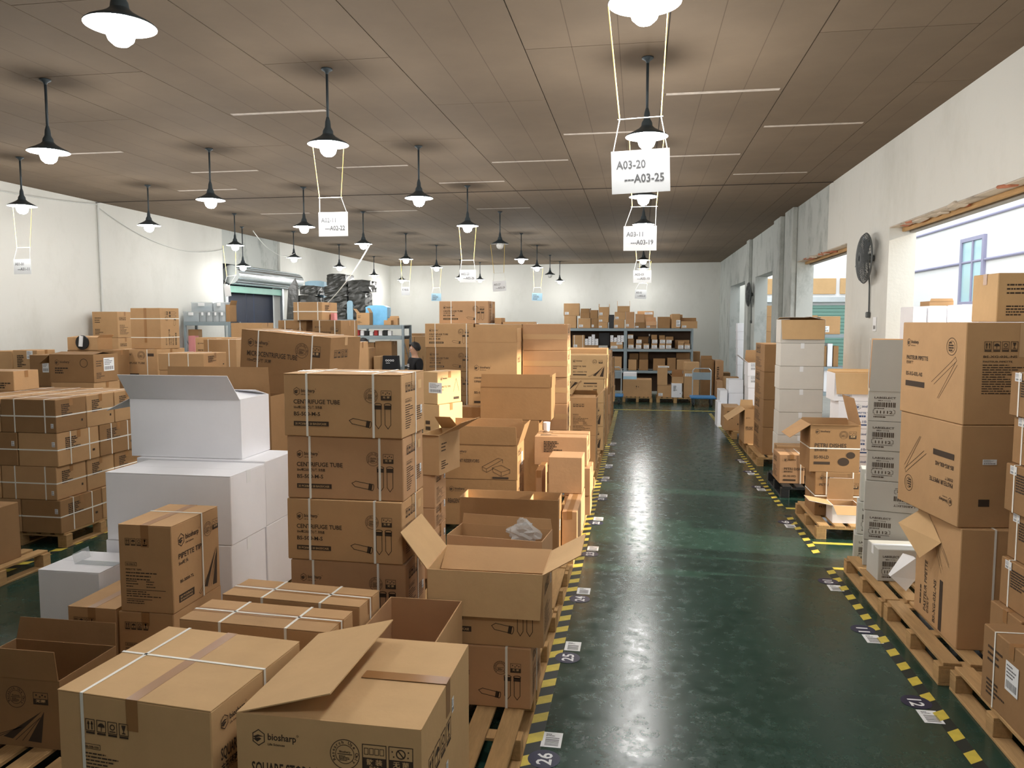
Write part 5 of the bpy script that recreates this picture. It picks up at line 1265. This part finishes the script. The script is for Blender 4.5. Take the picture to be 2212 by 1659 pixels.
# bin shelf by the doorway
s0, s1 = atY(396, 695, 16.0), atY(496, 695, 16.0)
rack(s0.x, 16.0, s1.x-s0.x, .5, [.6, 1.5, s0.z], 'grey shelf holding clear storage bins by the doorway')
def bin_(x0, x1, y0, z0, lab, Y=16.05):
    A_, B_ = atY(*px(1, x0, y0), Y), atY(*px(1, x1, y0), Y); w, h, d = B_.x-A_.x, A_.z-z0, .4; t = .012
    o = MB().box(t,0,0,w-t,t,h-.03).box(t,d-t,0,w-t,d,h-.03).box(0,0,0,t,d,h-.03).box(w-t,0,0,w,d,h-.03).box(0,0,0,w,d,t).build('storage_bin', 'clear_plastic', None, (A_.x, Y, z0))
    MB().cbox(-.01,-.01,h-.03,w+.01,d+.01,h,.006).build('lid', 'clear_plastic', o); MB().cbox(w*.35,-.03,h-.09,w*.65,-.005,h-.02,.004).build('latch', 'paper', o); MB().cbox(.03,.03,.015,w-.03,d-.03,h*.55,.01).build('contents', 'blue_wrap' if x0 < 1500 else 'paper', o)
    tag(o, lab, 'bin', 'clear plastic storage bins'); return A_.z
zb = s0.z
for x0, x1, lab in ((1368, 1485, 'wide clear bin at the left of the lower bin row'), (1490, 1536, 'second clear bin of the lower bin row'), (1540, 1585, 'third clear bin of the lower bin row'), (1590, 1632, 'fourth clear bin with a red label in the lower bin row'), (1637, 1682, 'rightmost clear bin of the lower bin row')): zz = bin_(x0, x1, 252, zb, lab)
for x0, x1, lab in ((1428, 1582, 'wide clear bin of the upper bin row'), (1592, 1680, 'right clear bin of the upper bin row')): bin_(x0, x1, 182, zz, lab)
cpx(1, 16.05, 1685, 1712, 200, z0=zb, d=.3, label='thin cardboard piece beside the clear bins', flaps={'r': 110}, flen=.1, m='kraft_dark')
for (x0, x1, y0, z0, m_, lab) in ((1404, 1480, 385, 1.5, 'kraft', 'carton at the back of the bin shelf'), (1404, 1455, 432, 1.5, 'pink', 'pink box at the front of the bin shelf')): cpx(1, 16.3 if m_ == 'kraft' else 16.08, x0, x1, y0, z0=z0, d=.16, label=lab, m=m_, tape=None)

# ================================================================== right side of the aisle
RG = 'cartons on the right side of the aisle'
for (x, y, lab) in [(1.87,6.14,'pallet under the white 11112 boxes'), (1.88,5.02,'pallet under the pasteur pipette cartons'), (1.93,3.88,'pallet under the strapped cartons at the right edge'), (1.86,8.3,'pallet under the petri dish cartons'), (1.86,12.4,'pallet under the tall brown stack beyond the white cartons'), (1.86,13.55,'pallet under the carton with a drooping flap'), (1.80,15.2,'pallet under small brown cartons at far right'), (1.80,17.3,'pallet under far white boxes at right')]: pallet(x, y, lab)
# pasteur stack
PX, PY = 2.04, 5.26
ph = [.80, .67, .645]
z = .15
p3 = carton((2.06, 5.24, z), .68, .74, .80, R(1), label='lowest pasteur pipette carton with upright lettering', prints=[('L', a_pasteur_v, 90)], straps=[('x', .30)], m='kraft', seam='y'); z = p3['top']
MB().add([(-.002,.30,.62),(-.002,.60,.80),(-.16,.66,.66),(-.10,.40,.48)], [(0,1,2,3),(3,2,1,0)]).build('torn_flap', 'kraft_pale', p3['o'])
p2 = carton((2.04, 5.26, z), .70, .81, .665, R(8), label='middle pasteur pipette carton printed upside down', prints=[('L', a_pasteur, 180), ('F', a_pasteur_side, 180)], stickers=[('F', .2, .62, .09, .035)], m='kraft', seam='y'); z = p2['top']
p1 = carton((2.045, 5.265, z), .72, .81, .655, R(9), label='upper pasteur pipette carton at head height', prints=[('L', a_pasteur), ('F', a_pasteur_side)], m='kraft', seam='y', tape='tape_clear', drop=.22); z = p1['top']
TP = z
sb0 = atY(2152, 600, 5.75)
carton((sb0.x, 5.72, TP), .6, .34, .335, R(4), label='carton on top of the pasteur cartons in the big opening', m='kraft_pale', prints=[('F', a_faint)])
# strapped stack at the right edge
rs = carton((1.97, 3.98, .15), .86, .62, .43, R(2), label='low strapped carton with white label at the lower right edge', m='kraft_dark', straps=[('y', .78)], stickers=[('L', .42, .40, .13, .16)], prints=[('L', a_faint)])
rs2 = carton((2.16, 4.64, .15), .66, .36, .43, R(2), label='dark carton behind the low strapped carton at the right edge', m='kraft_dark')
zz = rs['top']
for i in range(5):
    h = .285 if i < 4 else .26
    carton((2.25 - (.03 if i % 2 == 0 else 0), 4.32, zz), .6, .66, h, R(3), label='%s strapped carton in the stack at the right edge' % lev(i, 5), m='kraft_dark', straps=[('y', .42), ('y', .85)], prints=[('L', a_block), ('F', a_side_plain)], stickers=[('L', .08, .80, .07, .05)], group='strapped cartons at the right edge'); zz += h
# white 11112 boxes
zz = .15; LK = dict(m='grey_card', ink=('ink', 'paper'), tape=None)
rows = [.23, .262, .262, .262, .258, .258]
for i, h in enumerate(rows):
    top_ = i == len(rows)-1
    carton((1.955 + (.0, .0, -.005, .004, -.004, 0)[i], 6.98, zz), .44, .36, h, R(-15), label='%s grey white box printed 11112 in the tall stack' % lev(i, 6), prints=[('F', a_lab, 0 if i != 2 else 180)], flaps={'f': 91, 'b': 92, 'l': 90} if top_ else None, flen=.44 if top_ else None, inner='kraft_pale' if top_ else None, group='white boxes printed 11112', **LK); zz += h
for i in range(3): carton((2.0+.02*i, 7.42, .308*i), .4, .2, .306, R(-12), label='%s white box behind the 11112 stack' % lev(i, 3), prints=[('F', a_lab)], group='white boxes behind 11112', **LK)
lk = ctop(.43, (1866,1177), (1896,1196), .3, .15, label='x') if False else None
A_ = atZ(1895, 1255, .15)
carton((A_.x, A_.y, .15), .34, .28, .27, R(2), label='low white box printed 11112 at the foot of the tall stack', prints=[('F', a_lab)], m='grey_card', ink=('ink', 'paper'), tape='paper')  # white box; the grey card puts its shade into the colour
sp_ = [atY(x, y, 6.43 - .05*k) for k, (x, y) in enumerate(((1955,1199), (1923,1245), (1957,1277), (1978,1252), (1978,1206)))]
o_ = sp_[2].copy(); n5 = 5
pp = MB().add([tuple(v-o_) for v in sp_] + [tuple(v-o_+Vector((0, .05, 0))) for v in sp_], [(0,1,2,3,4), (9,8,7,6,5)] + [(i, (i+1) % 5 + 0, (i+1) % 5 + 5, i+5) for i in range(5)]).build('small_box', 'paper', None, (o_.x, o_.y, o_.z)); tag(pp, 'thin white box tilted against the lowest pasteur carton', 'box')
# petri dishes
q1 = cpx(6, 8.72, 1080, 1500, 1195, z0=.15, d=.5, label='lower petri dish carton under the open ones', prints=[('F', a_petri3)], straps=[('z', .96)], m='kraft_dark')
q0 = cpx(6, 8.72, 1085, 1500, 990, z0=q1['top'], d=.5, label='strapped petri dish carton in the middle of its stack', prints=[('F', a_petri3)], straps=[('x', .25), ('x', .82)], m='kraft_dark')
q = cpx(6, 8.72, 1042, 1492, 565, z0=q0['top'], d=.48, yaw=1, label='open carton printed PETRI DISHES with two dark dishes', prints=[('F', a_petri)], straps=[('z', .50)], flaps={'l': 215, 'r': 75, 'f': 172, 'b': 95}, flen={'l': .26, 'r': .3, 'f': .015, 'b': .02}, inner='kraft', m='kraft_dark')
cpx(6, 8.42, 1240, 1490, 1290, z0=.15, d=.28, label='small white carton with open brown flaps on the petri dish pallet', m='white_card', inner='kraft', flaps={'f': 210, 'l': 170, 'b': 80}, flen={'f': .14, 'l': .24, 'b': .25})
# black pallet and small petri carton
bp_ = make_pallet(m='black_plastic'); bp_.location = (1.84, 10.2, 0); tag(bp_, 'black plastic pallet beside the hazard tape', 'pallet')
cpx(6, 10.4, 765, 990, 835, z0=.15, d=.5, label='lit carton printed PETRI DISHES on the black pallet', prints=[('F', a_petri2), ('L', a_side_plain)], straps=[('x', .85)], m='kraft_rose', seam='y')
cpx(6, 10.95, 745, 1110, 760, z0=.15, d=.3, label='brown carton behind the lit petri dish carton', m='kraft')
# white stack with a brown flap
zz = 0
for i in range(7):
    tp = i == 6
    q = cpx(5, 11.35, 815 - (0, 8, 2, -6, 4, -4, 0)[i], 1345, 850, z0=zz, h=.3275, d=.42, yaw=-1, label='%s white carton in the tall white stack on the right' % lev(i, 7), m='offwhite_card', tape='paper', flaps={'f': 262, 'b': 10, 'r': 12, 'l': 4} if tp else None, flen={'f': .275, 'b': .2, 'r': .2, 'l': .12} if tp else None, inner='kraft_pale' if tp else None, group='tall white stack on the right', seam='y'); zz = q['top']
# white box with pale inner flap and blue print stack
zz = 0
for i in range(5):
    tp = i == 4
    q = cpx(6, 9.62, 1300 - (40 if tp else 0), 1700, 95, z0=zz, h=.332, d=.4, label='%s white carton in the stack with blue printed lettering' % lev(i, 5), m='white_card', prints=[('F', a_plabel if tp else a_blue)], ink=('ink_blue' if not tp else 'ink_grey', 'ink_blue'), tape='paper', flaps={'f': 258, 'b': 95} if tp else None, flen={'f': .25, 'b': .03} if tp else None, inner='kraft_pale' if tp else None, group='white stack with blue print', seam='y'); zz = q['top']
# far right goods
zz = .15
for i in range(4):
    q = cpx(0, 12.6, 1651, 1700, 790, z0=zz, h=.44, d=.95, label='%s brown carton in the tall stack beyond the white cartons' % lev(i, 4), prints=[('L', a_side_plain)], m='kraft_dark', group='tall brown stack at right'); zz = q['top']
cpx(0, 13.7, 1609, 1640, 884, z0=.15, d=.7, label='brown carton with a drooping pale flap at far right', flaps={'l': 215, 'b': 90}, flen={'l': .35, 'b': .1}, inner='kraft_pale', m='kraft', prints=[('F', a_petri3)])
zz = 0
for i, yt in enumerate((838, 812, 783)):
    q = cpx(0, 14.7, 1616, 1660, yt, z0=zz, d=.5, label='%s white carton in the stack with spread brown flaps at far right' % lev(i, 3), m='white_card', tape='paper', flaps={'l': 140, 'b': 80, 'r': 140} if i == 2 else None, flen=.22 if i == 2 else None, inner='kraft' if i == 2 else None, stickers=[('F', .1, .4, .2, .15)], group='white cartons with spread flaps'); zz = q['top']
for i in range(2): cpx(0, 15.3 + .45*i, 1565-3*i, 1600-2*i, 880-4*i, z0=.15, d=.4, label='small brown carton at far right, %s of the pair' % ('front', 'rear')[i], prints=[('F', a_block)])
zz = .15
for i, yt in enumerate((849, 820)):
    q = cpx(0, 17.5, 1574, 1606, yt, z0=zz, d=.5, label='%s grey white carton near the far end of the right row' % ('lower', 'upper')[i], m='white_card', tape=None, group='grey white cartons at far right'); zz = q['top']
cpx(0, 17.4, 1555, 1572, 843, z0=.15, d=.6, label='narrow white carton on the far right edge of the aisle', m='white_card', tape=None); cpx(0, 16.9, 1550, 1560, 868, z0=0, d=.5, label='slim white box at the foot of the far right white cartons', m='white_card', tape=None)

# ---- goods in the annexe
def an(Y, x0, x1, y0, lab, z0=-.02, **kw): return cpx(0, Y, x0, x1, y0, z0=z0, label=lab, **kw)
for i, (x0, x1, y0) in enumerate(((1972, 2003, 662), (2008, 2046, 660), (2050, 2076, 660), (2078, 2116, 657))): an(9.0 + .05*i, x0, x1, y0, '%s white carton outside the big opening' % ('leftmost', 'second', 'third', 'rightmost')[i], m='white_card', d=.4, tape=None, group='white cartons outside')
an(9.6, 2008, 2060, 650, 'brown open carton outside behind the white ones', flaps={'f': 92}, flen=.03, d=.3)
ax0 = atY(1752, 722, 19.0)
rack(ax0.x-.3, 19.0, 1.6, .6, [.6, 1.2, ax0.z], 'shelf standing outside the second opening', brace=False)
an(19.05, 1768, 1816, 683, 'orange brown carton with a label on the outside shelf', z0=ax0.z, d=.4, stickers=[('F', .1, .12, .2, .14)]); an(19.1, 1752, 1767, 690, 'open carton left on the outside shelf', z0=ax0.z, d=.3, flaps={'f': 95, 'l': 130}, flen=.1)
for i in range(4): an(19.05, 1762+13*i, 1773+13*i, 742+5*(i % 2), '%s small box on the middle level of the outside shelf' % ('first', 'second', 'third', 'last')[i], z0=1.2, d=.3, m=('white_card', 'kraft_dark')[i % 2], tape=None)
for i in range(3): an(19.05, 1764+16*i, 1778+16*i, 797, '%s small box on the low level of the outside shelf' % ('first', 'second', 'third')[i], z0=.6, d=.3, m=('kraft', 'white_card')[i % 2], tape=None)
for i, yt in enumerate((716, 684, 660)):
    an(22.5, 1653, 1672, yt, '%s brown carton outside the third opening' % ('lowest', 'middle', 'topmost')[i], z0=-.02 if i == 0 else atY(1653, (716, 684)[i-1], 22.5).z, d=.4)
zz = -.02
for i in range(6):
    q = an(25.0, 1593, 1607, 806-18*i-18, '%s white box outside the last opening' % lev(i, 6), z0=zz, d=.4, m='white_card', tape=None, group='white boxes outside the last opening'); zz = q['top']

# ================================================================== people
def skin_obj(name, pts, edges, mname, parent=None, loc=None, rot=0, root=0, lv=2):
    me = bpy.data.meshes.new(name); me.from_pydata([p[:3] for p in pts], edges, [])
    o = bpy.data.objects.new(name, me); COL.objects.link(o); me.materials.append(MAT[mname])
    md = o.modifiers.new('skin', 'SKIN'); sv = me.skin_vertices[0].data
    for i, p in enumerate(pts): sv[i].radius = p[3] if isinstance(p[3], tuple) else (p[3], p[3])
    sv[root].use_root = True
    md.use_smooth_shade = True
    s = o.modifiers.new('sub', 'SUBSURF'); s.levels = lv; s.render_levels = lv
    if parent: o.parent = parent
    if loc is not None: o.location = loc
    o.rotation_euler = (0, 0, rot)
    return o
def person(loc, rot, label, H=1.78, shirt_print='NB'):
    s = H/1.78
    V = lambda x, y, z, r: (x*s, y*s, z*s, (r[0]*s, r[1]*s) if isinstance(r, tuple) else r*s)
    pts = [V(0,0,.95,(.15,.11)), V(0,0,1.15,(.145,.10)), V(0,-.01,1.38,(.17,.11)), V(0,0,1.47,(.09,.07)), V(0,-.01,1.53,.055), V(0,-.025,1.60,(.07,.085)), V(0,-.02,1.68,(.078,.095)), V(0,-.015,1.745,(.06,.075)),
           V(.20,0,1.41,.06), V(.25,0,1.15,.045), V(.22,-.18,1.0,.036), V(.20,-.26,.98,.026),
           V(-.20,0,1.41,.06), V(-.25,0,1.15,.045), V(-.22,-.18,1.0,.036), V(-.20,-.26,.98,.026),
           V(.10,0,.86,.085), V(.11,-.01,.48,.06), V(.11,.02,.08,.042), V(.11,-.13,.04,.035),
           V(-.10,0,.86,.085), V(-.11,-.01,.48,.06), V(-.11,.02,.08,.042), V(-.11,-.13,.04,.035)]
    ed = [(0,1),(1,2),(2,3),(3,4),(4,5),(5,6),(6,7),(2,8),(8,9),(9,10),(10,11),(2,12),(12,13),(13,14),(14,15),(0,16),(16,17),(17,18),(18,19),(0,20),(20,21),(21,22),(22,23)]
    for sx in (1, -1):                                       # five fingers each hand
        w_ = 11 if sx == 1 else 15
        for k in range(5):
            bx = .20*sx + (-.03+.018*k)*1.0; b0 = len(pts)
            if k == 4: pts += [V(.20*sx-.045*sx,-.27,.985,.011), V(.20*sx-.06*sx,-.31,.98,.009)]
            else: pts += [V(bx,-.31,.975,.0105), V(bx,-.355+.008*abs(k-1.5),.955,.009)]
            ed += [(w_, b0), (b0, b0+1)]
    o = skin_obj('person', pts, ed, 'skin', None, loc, rot)
    # face
    nose = MB().add([(-.014,-.108,1.635),(.014,-.108,1.635),(0,-.135,1.64),(0,-.106,1.685)], [(0,1,2),(0,2,3),(1,3,2),(0,3,1)]).build('nose', 'skin', o); nose.scale = (s, s, s)
    for ex in (-.032, .032):
        e = MB().lathe([(0,-.012),(.010,-.006),(.012,0),(.010,.006),(0,.012)], 10).build('eye', 'paper', o, (ex*s, -.098*s, 1.675*s)); MB().lathe([(0,-.005),(.005,0),(0,.005)], 8).build('pupil', 'hair', e, (0, -.010, 0))
    MB().cbox(-.025, -.114, 1.598, .025, -.100, 1.608, .003).build('mouth', 'pink', o).scale = (s, s, s)
    for ex in (-1, 1): MB().lathe([(0,-.03),(.016,-.015),(.018,.01),(0,.03)], 10).build('ear', 'skin', o, (ex*.082*s, .0, 1.66*s))
    # hair cap
    hb = MB(); n = 18; V2 = []; rn = random.Random(2)
    for j in range(7):
        p_ = R(122)*j/6
        for i in range(n):
            t = 2*math.pi*i/n; front = max(0, -math.sin(t)); lim = p_*(1-.55*front); k = 1+rn.uniform(-.05, .07)
            V2.append((.108*k*math.sin(lim)*math.cos(t), -.008+.128*k*math.sin(lim)*math.sin(t), 1.685+.118*k*math.cos(lim)))
    hb.add(V2, [(j*n+i, j*n+(i+1) % n, (j+1)*n+(i+1) % n, (j+1)*n+i) for j in range(6) for i in range(n)]); hb.build('hair', 'hair', o, smooth=True).scale = (s, s, s)
    # shirt and trousers follow the body
    shp = [V(0,0,.93,(.165,.125)), V(0,0,1.15,(.17,.13)), V(0,-.01,1.38,(.215,.15)), V(0,0,1.475,(.135,.11)), V(.205,0,1.415,.082), V(.245,0,1.2,.064), V(-.205,0,1.415,.082), V(-.245,0,1.2,.064)]
    skin_obj('t_shirt', shp, [(0,1),(1,2),(2,3),(2,4),(4,5),(2,6),(6,7)], 'cloth_black', o)
    trp = [V(0,0,.95,(.155,.115)), V(.10,0,.84,.095), V(.11,-.01,.48,.072), V(.11,.02,.12,.06), V(-.10,0,.84,.095), V(-.11,-.01,.48,.072), V(-.11,.02,.12,.06)]
    skin_obj('trousers', trp, [(0,1),(1,2),(2,3),(0,4),(4,5),(5,6)], 'cloth_jean', o)
    if shirt_print:
        a = Art(); a.text(shirt_print, 0, .05, .1, fit=.13); a.text('new balance', 0, .01, .025, fit=.13)
        p = put('printed_mark', a.mesh(('paper',)), o); p.matrix_basis = Matrix(((1,0,0,-.065*s),(0,0,-1,-.155*s),(0,1,0,1.24*s),(0,0,0,1)))
    return tag(o, label, 'person')
hp = atY(893, 741, 15.5)
person((hp.x+.02, 15.55, 0), R(-52), 'person with short dark hair in a black t-shirt with white print, standing behind cartons', H=hp.z, shirt_print='NB')
hp2 = atY(784, 732, 15.82)
person((hp2.x, 15.82, 0), R(175), 'person behind the grey rack cartons with only dark hair showing', H=hp2.z, shirt_print='')
# black jacket over a chair back
jx = atY(825, 768, 14.4); jx1 = atY(866, 768, 14.4)
jk = empty('office_chair', ((jx.x+jx1.x)/2, 14.4, 0)); jw = jx1.x-jx.x
MB().lathe([(0,0),(.30,.0),(.30,.04),(.05,.08),(.03,.10),(.03,.45),(0,.45)], 20).build('base', 'black_plastic', jk); MB().cbox(-.24,-.02,.45,.24,.45,.53,.03).build('seat', 'cloth_black', jk)
MB().cbox(-jw*.34, -.05, .53, jw*.34, .01, jx.z-.06, .03).build('backrest', 'cloth_black', jk)
cl = MB().add([(-jw*.5,-.1,.85),(jw*.5,-.1,.85),(jw*.38,-.08,jx.z),(-jw*.38,-.08,jx.z),(-jw*.5,.06,.85),(jw*.5,.06,.85),(jw*.38,.05,jx.z),(-jw*.38,.05,jx.z)], [(0,1,2,3),(4,7,6,5),(0,3,7,4),(1,5,6,2),(3,2,6,7)]).build('jacket', 'cloth_black', None, ((jx.x+jx1.x)/2, 14.4, 0)); tag(cl, 'black garment with white print draped over a chair', 'garment')
a = Art(); [a.ring(.03+.045*k, .03, .02, .008, 12) for k in range(4)]; a.lines(.02, -.03, .18, -.01, 1)
p = put('printed_mark', a.mesh(('paper',)), cl); p.matrix_basis = Matrix(((1,0,0,-.1),(0,0,-1,-.1),(0,1,0,jx.z-.12),(0,0,0,1)))
tag(jk, 'black office chair behind the front cartons', 'chair')
